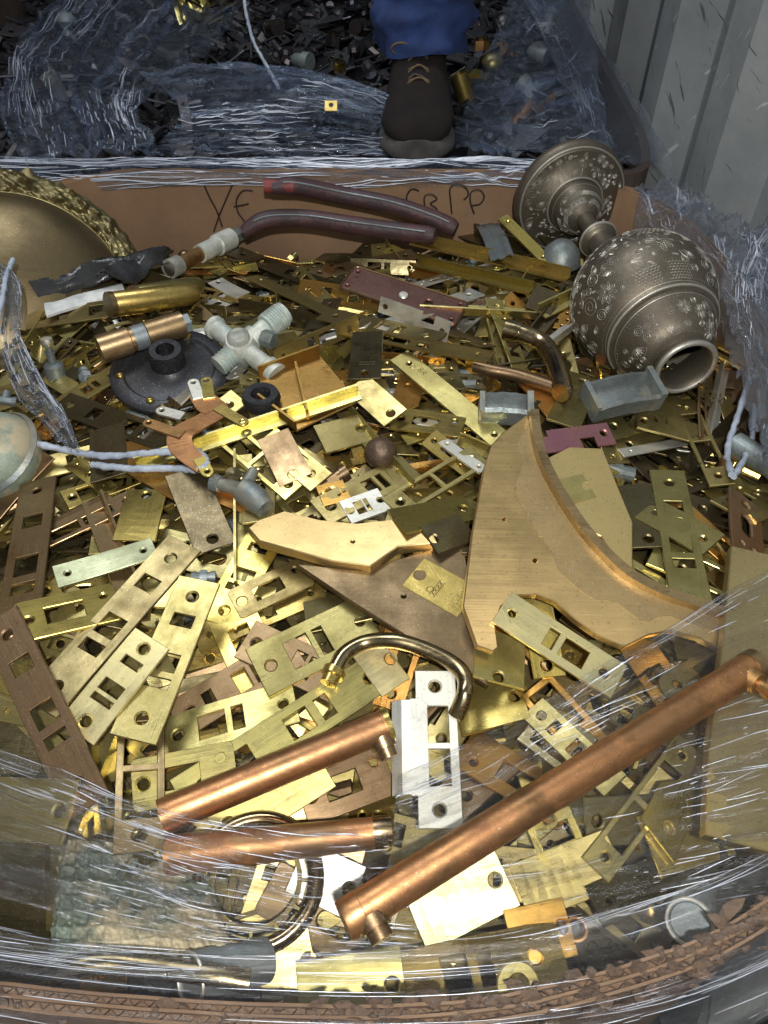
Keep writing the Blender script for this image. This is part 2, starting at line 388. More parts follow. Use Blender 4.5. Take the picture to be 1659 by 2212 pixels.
def rest_plane(jj, ii, pen=.001, tilt=None, q=.985):
    x = XX[jj, ii]; y = YY[jj, ii]; h = heff(jj, ii)-pen
    fix = None
    if FIXED[0]: fix = (ID[jj, ii] >= 0) & ~np.isin(ID[jj, ii], list(LOOSE))
    if tilt is not None:
        e = h-tilt[0]*x-tilt[1]*y; c = float(np.quantile(e, q))
        if fix is not None and fix.any(): c = max(c, float(np.quantile(e[fix], .995)))
        return tilt[0], tilt[1], c
    cx = x.mean(); cy = y.mean(); X = x-cx; Y = y-cy
    r = np.hypot(X, Y)
    ws = {int(h.argmax())}
    for a in range(8):
        ws.add(int((X*math.cos(a*PI/4)+Y*math.sin(a*PI/4)).argmax()))
    best = None
    for it in range(14):
        w = np.array(sorted(ws)); n = len(w)
        I, J, K = np.array([(i, j, k) for i in range(n) for j in range(i+1, n) for k in range(j+1, n)]).T
        A = np.stack([np.stack([X[w[q_]], Y[w[q_]], np.ones(len(I))], -1) for q_ in (I, J, K)], 1)
        Bv = np.stack([h[w[q_]] for q_ in (I, J, K)], 1)
        det = np.linalg.det(A); ok = np.abs(det) > 1e-9
        if not ok.any(): break
        S = np.linalg.solve(A[ok], Bv[ok][..., None])[..., 0]
        viol = (S[:, :1]*X[w]+S[:, 1:2]*Y[w]+S[:, 2:3]) >= h[w]-1e-7
        g = viol.all(1)
        if not g.any(): break
        S = S[g]; s = S[S[:, 2].argmin()]; best = s
        e = h-(s[0]*X+s[1]*Y+s[2]); k = int(e.argmax())
        if e[k] < 3e-4: break
        ws.add(k)
    if best is None: return 0., 0., float(h.max())
    a, b, c = best
    c += float(max(0, (h-(a*X+b*Y+c)).max()))*.7
    return float(a), float(b), float(c-a*cx-b*cy)
def stamp(jj, ii, pl, th, oid):
    z = pl[0]*XX[jj, ii]+pl[1]*YY[jj, ii]+pl[2]+th
    if FIXED[0]:
        bad = (H[jj, ii] > z+.0005); ids = ID[jj, ii]; lo = np.isin(ids, list(LOOSE)) | (ids < 0)
        CULL.update(int(k) for k in np.unique(ids[bad & lo]) if k >= 0)
        H[jj[bad & lo], ii[bad & lo]] = z[bad & lo]-1e-5; 
    up = z > H[jj, ii]; H[jj[up], ii[up]] = z[up]; ID[jj[up], ii[up]] = oid
def register(o):
    IDOBJ.append(o); return len(IDOBJ)-1
def plane_hit(px, py, pl):
    d = ray(px, py)          # CZ + t dz = a t dx + b t dy + c
    t = (pl[2]-CZ)/(d.z-pl[0]*d.x-pl[1]*d.y)
    return Vector((d.x*t, d.y*t, CZ+d.z*t))
# ------------------------------------------------------------------ plate shapes (x along the length, centred, top at z=0)
def plate_shape(kind, L, Wd):
    w = Wd/2; l = L/2; out = rect(-l, -w, l, w); hs = []; r = min(.0042, Wd*.13); e = min(.018, L*.12)
    if kind == 'faceplate':      # long mortise faceplate
        hs = [circ(-l+e, 0, r), circ(l-e, 0, r), rect(-l*.02, -w*.55, l*.20, w*.55), rect(l*.28, -w*.55, l*.40, w*.55), rect(-l*.52, -w*.5, -l*.36, w*.5)]
    elif kind == 'two_slot':
        hs = [circ(-l+e, 0, r), circ(l-e*.8, 0, r*.8), rect(-l*.45, -w*.55, -l*.05, w*.55), rect(l*.05, -w*.55, l*.22, w*.55)]
    elif kind == 'strike':       # lipped strike with two square openings
        out = [(-l, -w*.75), (-l*.62, -w*.75), (-l*.62, -w), (l*.62, -w), (l*.62, -w*.75), (l, -w*.75), (l, w), (-l, w)]
        hs = [circ(-l+e*.9, w*.1, r), circ(l-e*.9, w*.1, r), rect(-l*.52, -w*.25, -l*.04, w*.62), rect(l*.04, -w*.25, l*.50, w*.62)]
    elif kind == 'small':
        hs = [circ(l-min(e, L*.2), 0, r)]
    elif kind == 'strip':
        hs = [circ(-l+e, 0, r*.8), circ(l-e, 0, r*.8)]
    elif kind == 'frame':        # thin frame with long openings
        hs = [circ(-l+e*.8, 0, r), circ(l-e*.8, 0, r), rect(-l*.66, -w*.68, -l*.06, w*.68), rect(l*.02, -w*.68, l*.62, w*.68)]
    elif kind == 'round_corner':
        out = rrect(-l, -w, l, w, Wd*.12); hs = [rect(-l*.45, -w*.42, l*.30, w*.42), circ(-l*.78, 0, r), circ(l*.72, w*.4, r*.7)]
    elif kind == 'notched':      # fork ended strike, opening runs out of the edge
        out = [(-l, -w), (l*.5, -w), (l*.5, -w*.45), (l, -w*.45), (l, w), (-l*.2, w), (-l*.2, w*.1), (-l*.55, w*.1), (-l*.55, w), (-l, w)]
        hs = [circ(-l+e*.8, -w*.1, r), circ(l-e*.7, w*.25, r)]
    elif kind == 'washer_plate':
        hs = [circ(0, 0, min(w*.5, .01)), circ(l*.7, 0, r*.7), circ(-l*.7, 0, r*.7)]
    elif kind == 'escutcheon':
        out = rrect(-l, -w, l, w, Wd*.14)
        hs = [circ(l*.88, w*.62, .0022, 10), circ(-l*.88, w*.62, .0022, 10), circ(l*.88, -w*.62, .0022, 10), circ(-l*.88, -w*.62, .0022, 10), circ(0, -w*.05, .006), rrect(l*.42-.004, -.008, l*.42+.004, .006, .003)]
    elif kind == 'slotted':
        out = rrect(-l, -w, l*.8, w, Wd*.10); hs = [rrect(-l*.5, -w*.3, l*.0, w*.3, w*.28), circ(-l*.78, 0, r), circ(l*.3, w*.3, r*.8), circ(l*.3, -w*.4, r*.6)]
    elif kind == 'hinge_leaf':
        out = [(-l, -w), (l, -w), (l, w), (l*.6, w), (l*.6, w*.72), (l*.2, w*.72), (l*.2, w), (-l*.2, w), (-l*.2, w*.72), (-l*.6, w*.72), (-l*.6, w), (-l, w)]; hs = [circ(l*q, -w*(.35 if i % 2 else -.05), r*.9) for i, q in enumerate((-.75, -.25, .25, .75))]
    elif kind == 'tongue':
        out = [(-l, -w*.8), (l*.5, -w)]+[(l*.55+w*math.cos(q), w*math.sin(q)) for q in [-PI/2+k*PI/10 for k in range(1, 10)]]+[(l*.5, w), (-l, w*.8)]; hs = [circ(l*.5, 0, r), rect(-l*.6, -w*.35, l*.05, w*.35)]
    elif kind == 'triangle':
        out = [(-l, -w), (l, -w), (l*.2, w), (-l*.7, w)]; hs = [circ(-l*.5, -w*.2, r)]
    return out, hs
PNAME = {'faceplate': 'lock_faceplate', 'two_slot': 'slotted_strike_plate', 'strike': 'strike_plate', 'small': 'small_plate', 'strip': 'metal_strip', 'frame': 'frame_strike_plate',
         'round_corner': 'rounded_strike_plate', 'notched': 'notched_plate', 'washer_plate': 'bored_plate', 'escutcheon': 'escutcheon_plate', 'triangle': 'offcut_plate', 'slotted': 'slotted_plate', 'hinge_leaf': 'hinge_leaf', 'tongue': 'tongue_plate', 'angle': 'angle_strip'}
PWORD = {'faceplate': 'long lock faceplate', 'two_slot': 'two-slot plate', 'strike': 'lipped strike plate', 'small': 'single-hole plate', 'strip': 'narrow strip', 'frame': 'open frame plate',
         'round_corner': 'rounded strike plate', 'notched': 'notched plate', 'washer_plate': 'round-bored plate', 'triangle': 'slanted offcut', 'slotted': 'round-slotted plate', 'hinge_leaf': 'notched hinge leaf', 'tongue': 'round-ended plate', 'angle': 'folded angle strip'}
PCAT = {'faceplate': 'lock plate', 'two_slot': 'strike plate', 'strike': 'strike plate', 'small': 'metal plate', 'strip': 'metal strip', 'frame': 'strike plate', 'round_corner': 'strike plate',
        'notched': 'metal plate', 'washer_plate': 'metal plate', 'escutcheon': 'escutcheon', 'triangle': 'offcut', 'slotted': 'metal plate', 'hinge_leaf': 'hinge leaf', 'tongue': 'metal plate', 'angle': 'metal strip'}
def plate_mb(kind, L, Wd, th=.0024, mb=None, M_=None):
    mb = mb or MB()
    if kind == 'angle':
        t = th
        prof = [(0, -Wd/2), (0, Wd/2), (Wd*.8, Wd/2), (Wd*.8, Wd/2-t), (t, Wd/2-t), (t, -Wd/2)]
        vs = [Vector((x, y, -.0+(-t if False else 0)+h)) for x in (-L/2, L/2) for (h, y) in prof]
        n = len(prof); fs = [(k, (k+1) % n, n+(k+1) % n, n+k) for k in range(n)]+[tuple(range(n-1, -1, -1)), tuple(range(n, 2*n))]
        if M_: vs = [M_ @ p for p in vs]
        mb.add(vs, fs); return mb
    out, hs = plate_shape(kind, L, Wd)
    mb.prism(out, hs, th, .0004, .0012, M_)
    if kind == 'strike':         # bent lip
        l = L/2; w = Wd/2
        pr = [(-w+.0004, 0), (-w-.006, -.0006), (-w-.013, -.004), (-w-.013, -.0065), (-w-.006, -.003), (-w+.0004, -.0024)]
        vs = [Vector((x, y, z)) for x in (-l*.6, l*.6) for (y, z) in pr]; n = 6
        if M_: vs = [M_ @ p for p in vs]
        mb.add(vs, [(k, n+k, n+(k+1) % n, (k+1) % n) for k in range(n)]+[tuple(range(n)), tuple(range(2*n-1, n-1, -1))])
    return mb
def bend(mb, L, k, tw):
    bm = bmesh.new(); vv = [bm.verts.new(p) for p in mb.v]
    for f in mb.f:
        try: bm.faces.new([vv[i] for i in f])
        except ValueError: pass
    for i in range(1, 8):
        bmesh.ops.bisect_plane(bm, geom=bm.verts[:]+bm.edges[:]+bm.faces[:], plane_co=(-L/2+L*i/8, 0, 0), plane_no=(1, 0, 0), dist=1e-6)
    bm.verts.index_update()
    for v in bm.verts: v.co.z += k*((v.co.x/(L/2))**2-.4)+tw*v.co.x*v.co.y/(L/2)
    mb.v = [tuple(v.co) for v in bm.verts]; mb.f = [tuple(v.index for v in f.verts) for f in bm.faces]; bm.free(); return mb
def strokes(mb, lines, r, M_=None, n=4):
    for ln in lines:
        p = [Vector((q[0], q[1], q[2] if len(q) > 2 else 0)) for q in ln]
        if M_: p = [M_ @ q for q in p]
        mb.tube(p, r, n, True)
# ================================================================== the setting
mb = MB(); mb.box((0, 2, -.92), (14, 14, .04)); tag(mb.build('floor', M['floor']), kind='structure')
# corrugated steel wall of the shipping container
mb = MB(); pts = []
y0 = -.6
prof = [(0, .0), (0, .078), (.044, .135), (.044, .215)]
ys = []
for k in range(-2, 16):
    for dx, dy in prof: ys.append((.425+dx, .905-.036+k*.278+dy-.139))
vs = []
for z in (-.9, 1.7):
    for (x, y) in ys: vs.append((x, y, z))
n = len(ys); mb.add(vs, [(i, i+1, n+i+1, n+i) for i in range(n-1)])
vs = [(x+.004, y, z) for x, y, z in vs]; mb.add(vs, [(i+1, i, n+i, n+i+1) for i in range(n-1)])
tag(mb.build('corrugated_wall', M['wall'], smooth=20), 'grey green corrugated steel wall with dark scuffs and scratches on the right', 'container wall')
# ------------------------------------------------------------------ the front cardboard box
def rimz(y): return .022+.021*min(max((y-.1)/.95, 0), 1)
plan = [(-.58, .45), (-.53, .27), (-.34, .125), (-.20, .098), (0, .088), (.12, .104), (.22, .140), (.33, .22), (.385, .34), (.395, .6), (.39, .85), (.34, .99), (.22, 1.052), (0, 1.064), (-.20, 1.062), (-.385, 1.052), (-.53, .93), (-.585, .7)]
def closed(pl, k=8):
    P = [Vector(p) for p in pl]; n = len(P); out = []
    for i in range(n):
        a, b, c, d = P[i-1], P[i], P[(i+1) % n], P[(i+2) % n]
        for j in range(k):
            t = j/k; out.append(.5*((2*b)+(c-a)*t+(2*a-5*b+4*c-d)*t*t+(3*b-a-3*c+d)*t**3))
    return out
RIM = closed(plan)
def offset(path, d):
    n = len(path); r = []
    for i in range(n):
        t = (path[(i+1) % n]-path[i-1]).normalized(); r.append(path[i]+Vector((t.y, -t.x))*d)
    return r
def ring_wall(mb, path_in, path_out, ztop, zbot):
    n = len(path_in); vs = []
    for pth in (path_in, path_out):
        for p in pth: vs.append((p.x, p.y, ztop(p)))
    for pth in (path_in, path_out):
        for p in pth: vs.append((p.x, p.y, zbot))
    fs = []
    for i in range(n):
        j = (i+1) % n
        fs += [(i, n+i, n+j, j), (2*n+j, 2*n+i, i, j), (n+i, 3*n+i, 3*n+j, n+j)]
    mb.add(vs, fs)
box = empty('cardboard_box', (0, .55, -.9))
tag(box, 'big brown corrugated cardboard box holding the heap of brass scrap', 'cardboard box')
mb = MB(); ring_wall(mb, RIM, offset(RIM, .0115), lambda p: rimz(p.y)-.004, -.9); mb.build('wall', M['kraft'], box, world=True)
mb = MB()
for d0 in (0, .0052, .0104):
    ring_wall(mb, offset(RIM, d0-.0004), offset(RIM, d0+.0012), lambda p, d=d0: rimz(p.y)+.0012*math.sin(p.x*90+d*800)+.0018*noise.noise((p.x*40, p.y*40, d*99)), -.88)
mb.build('liner', M['kraft'], box, world=True)
mb = MB()                       # zigzag flutes seen on the cut edge
dense = []
for i in range(len(RIM)):
    a, b = RIM[i], RIM[(i+1) % len(RIM)]; m = max(1, int((b-a).length/.0036))
    for j in range(m): dense.append(a+(b-a)*j/m)
for (d0, d1) in ((.0014, .0050), (.0066, .0102)):
    A = offset(dense, d0); B = offset(dense, d1); path = [A[i] if i % 2 else B[i] for i in range(len(dense))]
    vs = []; n = len(path)
    p2 = [p for p in path if p.y < .40]
    for p in path:
        z = rimz(p.y)-.0018+.0022*noise.noise((p.x*60, p.y*60, 3)); vs += [(p.x, p.y, z), (p.x, p.y, z-.02)]
    th = .0009
    vs2 = [(x+th*.7, y+th*.7, z) for x, y, z in vs]
    k0 = len(vs); mb.add(vs+vs2, [f for i in range(n) if path[i].y < .42 for f in (
        (2*i, 2*((i+1) % n), 2*((i+1) % n)+1, 2*i+1), (k0+2*i, k0+2*i+1, k0+2*((i+1) % n)+1, k0+2*((i+1) % n)), (2*i, k0+2*i, k0+2*((i+1) % n), 2*((i+1) % n)))])
mb.build('fluting', M['torn'], box, world=True)
mb = MB()                       # torn pulpy edge on the right half of the near rim
rr = random.Random(5)
for i, p in enumerate(dense*3):
    if p.y < .30 and (p.x > -.04 or rr.random() < .12):
        q = p+Vector((rr.uniform(-.004, .004), rr.uniform(-.019, .003)))
        s = rr.choice((.0018, .0025, .0035, .005))*rr.uniform(.8, 1.2); pts = []
        prof_ = [(s*.2, 0), (s*rr.uniform(.6, 1), .002), (s*rr.uniform(.3, .7), .004+s*.3), (.0004, .005+s*.5)]
        mb.lathe(prof_, 6, Matrix.Translation((q.x, q.y, rimz(q.y)-.004)) @ Matrix.Rotation(rr.uniform(-.9, .9), 4, 'X') @ Matrix.Rotation(rr.uniform(-.9, .9), 4, 'Y') @ Matrix.Diagonal((rr.uniform(.8, 2.4), rr.uniform(.6, 1), 1, 1)))
tag(mb.build('torn_edge', M['torn'], box, world=True), kind='stuff')
# marker writing on the inside of the far wall
def wl(pts): return smoothpath([onY(x, y, 1.0565) for x, y in pts], 5)
for ln in ([(440, 397), (452, 425), (468, 455), (480, 490)], [(502, 400), (488, 432), (474, 465), (462, 500)],
           [(546, 412), (525, 412), (511, 432), (514, 458), (528, 478)], [(505, 446), (520, 444), (537, 440)],
           [(905, 412), (890, 408), (880, 420), (878, 436)], [(918, 450), (917, 425), (932, 420), (944, 430), (930, 440), (944, 452), (936, 466)],
           [(976, 462), (973, 430), (972, 408), (986, 398), (1005, 405), (1012, 420), (1002, 432)],
           [(1024, 462), (1016, 436), (1018, 415), (1036, 411), (1046, 424), (1038, 440), (1020, 444)]):
    mb = MB(); mb.tube(wl(ln), .00115, 5); mb.build('marker_stroke', M['ink'], box, world=True)
# ------------------------------------------------------------------ the box behind, with its dark scrap
def rimb(p): return .016+.004*math.sin(p.x*7)
bplan = [(-.86, 1.35), (-.80, 1.15), (-.5, 1.112), (-.2, 1.105), (.1, 1.105), (.30, 1.12), (.39, 1.2), (.405, 1.7), (.405, 2.3), (.30, 2.62), (-.6, 2.65), (-.85, 2.4)]
RB = closed(bplan)
bb = empty('cardboard_box', (-.2, 1.6, -.9)); tag(bb, 'second cardboard box behind, filled with dark scrap and wrapped in film', 'cardboard box')
mb = MB(); ring_wall(mb, RB, offset(RB, .014), rimb, -.9); mb.build('wall', M['kraft_dark'], bb, world=True)
mb = MB(); mb.box((-.93, 1.45, .05), (.03, 1.2, 1.6)); tag(mb.build('cardboard_sheet', M['kraft']), 'dim brown cardboard panel standing at the far left edge', 'panel')
# ================================================================== loose scrap too deep and too many to count
KINDS = ['faceplate', 'two_slot', 'strike', 'small', 'strip', 'frame', 'round_corner', 'notched', 'washer_plate', 'angle', 'small', 'faceplate', 'triangle', 'slotted', 'hinge_leaf', 'tongue', 'slotted']
DIM = {'faceplate': (.19, .030), 'two_slot': (.14, .031), 'strike': (.124, .030), 'small': (.075, .032), 'strip': (.15, .018), 'frame': (.125, .030), 'round_corner': (.095, .040),
       'notched': (.115, .034), 'washer_plate': (.11, .034), 'angle': (.16, .018), 'triangle': (.12, .035), 'slotted': (.10, .036), 'hinge_leaf': (.09, .034), 'tongue': (.11, .030)}
TONES = ['dulled', 'dulled', 'brown', 'pale', 'gold', 'olive', 'olive', 'dark', 'brown', 'gold', 'olive', 'pale', 'orange', 'nickel', 'gold', 'olive', 'dark', 'gold', 'brown']
TFAR = ['olive', 'olive', 'dark', 'dark', 'brown', 'gold', 'pale', 'olive', 'nickel', 'dark', 'orange']
TNEAR = ['dulled', 'gold', 'olive', 'dark', 'brown', 'gold', 'dulled', 'pale', 'orange', 'olive']
def inside(x, y):
    c = False; n = len(RIM)
    for i in range(n):
        a, b = RIM[i], RIM[(i+1) % n]
        if ((a.y > y) != (b.y > y)) and (x < (b.x-a.x)*(y-a.y)/(b.y-a.y)+a.x): c = not c
    return c
def spot(r, tries=14, xr=(-.50, .38), yr=(.12, 1.03)):
    best = None
    for k in range(tries):
        x = r.uniform(*xr); y = r.uniform(*yr)
        if abs(x) > .14+.42*y or not inside(x, y): continue
        i, j = hcell(x, y); s = H[j, i]-TG[j, i]+r.uniform(0, .006)
        if best is None or s < best[0]: best = (s, x, y)
    return best[1:] if best else spot(r, tries, xr, yr)
def drop(r, kind, L, Wd, yaw, x, y, th=.0024, pen=.0012):
    c, s = math.cos(yaw), math.sin(yaw)
    po = [(x+a*L/2*c-b*Wd/2*s, y+a*L/2*s+b*Wd/2*c) for a, b in ((-1, -1), (1, -1), (1, 1), (-1, 1))]
    if not all(inside(*p) for p in po): return None
    jj, ii = cells(po)
    if len(jj) < 12: return None
    a, b, cc = rest_plane(jj, ii, pen)
    if math.hypot(a, b) > .75: return None
    z = a*x+b*y+cc+th
    if z > target(x, y)+.05: return None
    n = Vector((-a, -b, 1)).normalized()
    return basis((x, y, z), (c, s, a*c+b*s), n), (jj, ii), (a, b, cc)
SB = {}; HEAP = []
r = random.Random(3)
cnt = 0
while cnt < 1000:
    k = r.choice(KINDS); L, Wd = DIM[k]; x, y = spot(r); q_ = .68 if y > .5 else .9; L *= r.uniform(.7, 1.15)*q_; Wd *= q_
    d = drop(r, k, L, Wd, r.uniform(0, PI*2), x, y)
    cnt += 1
    if not d: continue
    tone = r.choice(TFAR if y > .55 else TNEAR)
    roll = r.random() < .2 and y > .62
    Mx = d[0]; mb = MB()
    if roll: Mx = Mx @ Matrix.Translation((0, 0, Wd*.25)) @ Matrix.Rotation(r.uniform(.7, 1.5)*r.choice((-1, 1)), 4, 'X')
    plate_mb(k, L, Wd, .0024, mb, Mx)
    sid = register(None); HEAP.append((tone, mb, sid, roll, (x, y)))
    if not roll: stamp(*d[1], d[2], .0024, sid)
for i in range(150):            # odd round pieces between the plates
    x, y = spot(r); z = hat(x, y, 1); a = r.uniform(0, PI); mb = SB.setdefault(r.choice(['brown', 'dark', 'gold', 'patina']), MB())
    R = r.uniform(.004, .011); d = Vector((math.cos(a), math.sin(a), r.uniform(-.3, .4)))*r.uniform(.012, .035); c = Vector((x, y, z))
    mb.tube([c-d, c-d*.4, c-d*.38, c+d*.3, c+d*.32, c+d], [R*.8, R*.8, R, R, R*.7, R*.7], 12)
mb = MB()                       # dark bed so that no hole shows through
nx, ny = 60, 70; vs = []
for j in range(ny):
    for i in range(nx):
        x = GX0+(GX1-GX0)*i/(nx-1); y = GY0+(GY1-GY0)*j/(ny-1); vs.append((x, y, float(target(x, y))-.055))
mb.add(vs, [(j*nx+i, j*nx+i+1, (j+1)*nx+i+1, (j+1)*nx+i) for j in range(ny-1) for i in range(nx-1) if inside(*vs[j*nx+i][:2]) and inside(*vs[(j+1)*nx+i+1][:2])])
tag(mb.build('scrap_bed', M['dark']), 'dark fines at the bottom of the heap', 'scrap', kind='stuff')
# ================================================================== countable loose plates
FILL = []
cache = {}
GNAME = {'hinge leaf': 'loose hinge leaves in the heap', 'lock plate': 'loose lock faceplates in the heap', 'strike plate': 'loose strike plates in the heap', 'metal plate': 'loose brass plates in the heap', 'metal strip': 'loose brass strips in the heap', 'offcut': 'loose offcuts in the heap'}
tries = 0
while len(FILL) < 560 and tries < 3800:
    tries += 1
    k = r.choice(KINDS); L, Wd = DIM[k]; x, y = spot(r, 22)
    sc = r.choice((.55, .65, .75, .85)) if y > .5 else r.choice((.8, .9, 1, 1.1)); d = drop(r, k, L*sc, Wd*sc, r.uniform(0, PI*2), x, y)
    if not d: continue
    tone = r.choice(TFAR if y > .55 else TNEAR if y < .32 else TONES); key = (k, tone)
    if key not in cache: cache[key] = bend(plate_mb(k, L, Wd), L, r.choice((-1, 1))*r.uniform(0, .0022), r.uniform(-.08, .08)).mesh(PNAME[k], M[tone])
    o = bpy.data.objects.new(PNAME[k], cache[key]); COL.objects.link(o)
    roll = r.random() < .2 and y > .62
    Mx = d[0] @ Matrix.Scale(sc, 4)
    if roll: Mx = Mx @ Matrix.Translation((0, 0, Wd*.12)) @ Matrix.Rotation(r.uniform(.7, 1.5)*r.choice((-1, 1)), 4, 'X')
    o.matrix_basis = Mx
    oid = register(o)
    if not roll: stamp(*d[1], d[2], .0024, oid)
    FILL.append((o, k, tone, roll, oid, len(d[1][0])))
def place_at(px, py, r_=3, extra=0):
    z = 0
    for _ in range(4): p = at(px, py, z+extra); z = hat(p.x, p.y, r_)
    return Vector((p.x, p.y, z))
def disc_stamp(c, R, ztop, o):
    oid = register(o); jj, ii = cells(circ(c.x, c.y, R, 24)); up = ztop > H[jj, ii]; H[jj[up], ii[up]] = ztop; ID[jj[up], ii[up]] = oid
# ------------------------------------------------------------------ countable odd fittings
def fitting(kind, Mx, tone, label, seed=0, sc=1):
    root = empty({'coupling': 'pipe_coupling', 'elbow': 'pipe_elbow', 'tee': 'pipe_tee', 'knob': 'cabinet_knob', 'nut': 'flare_nut', 'washer': 'flat_washer', 'bolt': 'brass_bolt', 'faucet': 'tap_body', 'stub': 'pipe_stub'}[kind], M=Mx @ Matrix.Scale(sc, 4))
    mb = MB()
    if kind == 'coupling':
        mb.tube([(-.02, 0, 0), (-.012, 0, 0), (-.0119, 0, 0), (.012, 0, 0), (.0121, 0, 0), (.02, 0, 0)], [.010, .010, .0085, .0085, .010, .010], 16)
        m2 = MB(); m2.tube([(-.006, 0, 0), (.006, 0, 0)], [.0125]*2, 6); m2.build('hex_ring', M[tone], root)
    elif kind == 'elbow':
        mb.tube(smoothpath([(-.02, 0, 0), (-.006, 0, 0), (.004, .004, 0), (.008, .014, 0), (.008, .026, 0)], 5), .008, 16); m2 = MB(); m2.tube([(-.022, 0, 0), (-.012, 0, 0)], .0105, 16); m2.build('collar', M[tone], root, 40); m2 = MB(); m2.tube([(.008, .018, 0), (.008, .028, 0)], .0105, 16); m2.build('collar', M[tone], root, 40)
    elif kind == 'tee':
        mb.tube([(-.022, 0, 0), (.022, 0, 0)], .009, 16); mb.tube([(0, 0, 0), (0, .02, 0)], .009, 16); m2 = MB(); m2.tube([(-.024, 0, 0), (-.016, 0, 0)], .011, 16); m2.build('collar', M[tone], root, 40); m2 = MB(); m2.tube([(.016, 0, 0), (.024, 0, 0)], .011, 16); m2.build('collar', M[tone], root, 40)
    elif kind == 'knob':
        mb.lathe([(0, .02), (.009, .018), (.014, .012), (.014, .007), (.008, .001), (.006, -.004), (.007, -.01), (0, -.011)], 24)
    elif kind == 'nut':
        mb.tube([(0, 0, -.006), (0, 0, .006)], .011, 6); m2 = MB(); m2.lathe([(.0065, .0062), (.0085, .011), (.005, .011), (.005, .002), (0, .002)], 18); m2.build('throat', M['dark'], root, 40)
    elif kind == 'washer':
        mb.prism(circ(0, 0, .012, 28), [circ(0, 0, .006, 20)], .002)
    elif kind == 'bolt':
        mb.tube([(0, 0, -.02), (0, 0, .006)], .0035, 12); m2 = MB(); m2.tube([(0, 0, .004), (0, 0, .010)], .008, 6); m2.build('head', M[tone], root)
    elif kind == 'faucet':
        mb.tube(smoothpath([(-.03, 0, 0), (0, 0, 0), (.02, 0, .006), (.034, 0, -.006)], 5), [.009]*6+[.011]*4+[.008]*6, 16); m2 = MB(); m2.lathe([(.007, 0), (.007, .018), (.012, .020), (.012, .026), (0, .028)], 18); m2.build('bonnet', M[tone], root, 40)
    elif kind == 'stub':
        mb.lathe([(.008, .016), (.010, .016), (.010, -.016), (.008, -.016), (.008, .016)], 20)
    mb.build('body', M[tone], root, 40); return root
FKW = {'coupling': 'pipe coupling', 'elbow': 'pipe elbow', 'tee': 'pipe tee', 'knob': 'small knob', 'nut': 'hexagonal flare nut', 'washer': 'flat washer', 'bolt': 'hex-head bolt', 'faucet': 'tap body', 'stub': 'short pipe stub'}
TW = {'pale': 'pale brass', 'gold': 'gold brass', 'olive': 'dull olive', 'dulled': 'dulled brown-gold', 'dark': 'dark bronze', 'brown': 'brown', 'orange': 'orange gold', 'nickel': 'silvery', 'patina': 'blue grey', 'copper': 'copper', 'verdigris': 'green crusted', 'grey': 'grey', 'backscrap': 'dim'}
FIT = []
r = random.Random(44)
for k in range(64):
    kind = r.choice(list(FKW)); x, y = spot(r, 8); z = hat(x, y, 2); tone = r.choice(['gold', 'olive', 'brown', 'dark', 'copper', 'dark', 'olive', 'grey'])
    px, py = pix((x, y, z))
    if not (10 < px < 1650 and 560 < py < 2080): continue
    c = Vector((x, y, z+.002)); Mx = basis(c, (r.uniform(-1, 1), r.uniform(-1, 1), r.uniform(-.2, .2)), (r.uniform(-.5, .5), r.uniform(-.5, .5), 1))
    o = fitting(kind, Mx, tone, '', k, r.uniform(.5, .85)); disc_stamp(c, .008, z+.008, o); FIT.append((o, kind, tone, len(IDOBJ)-1))
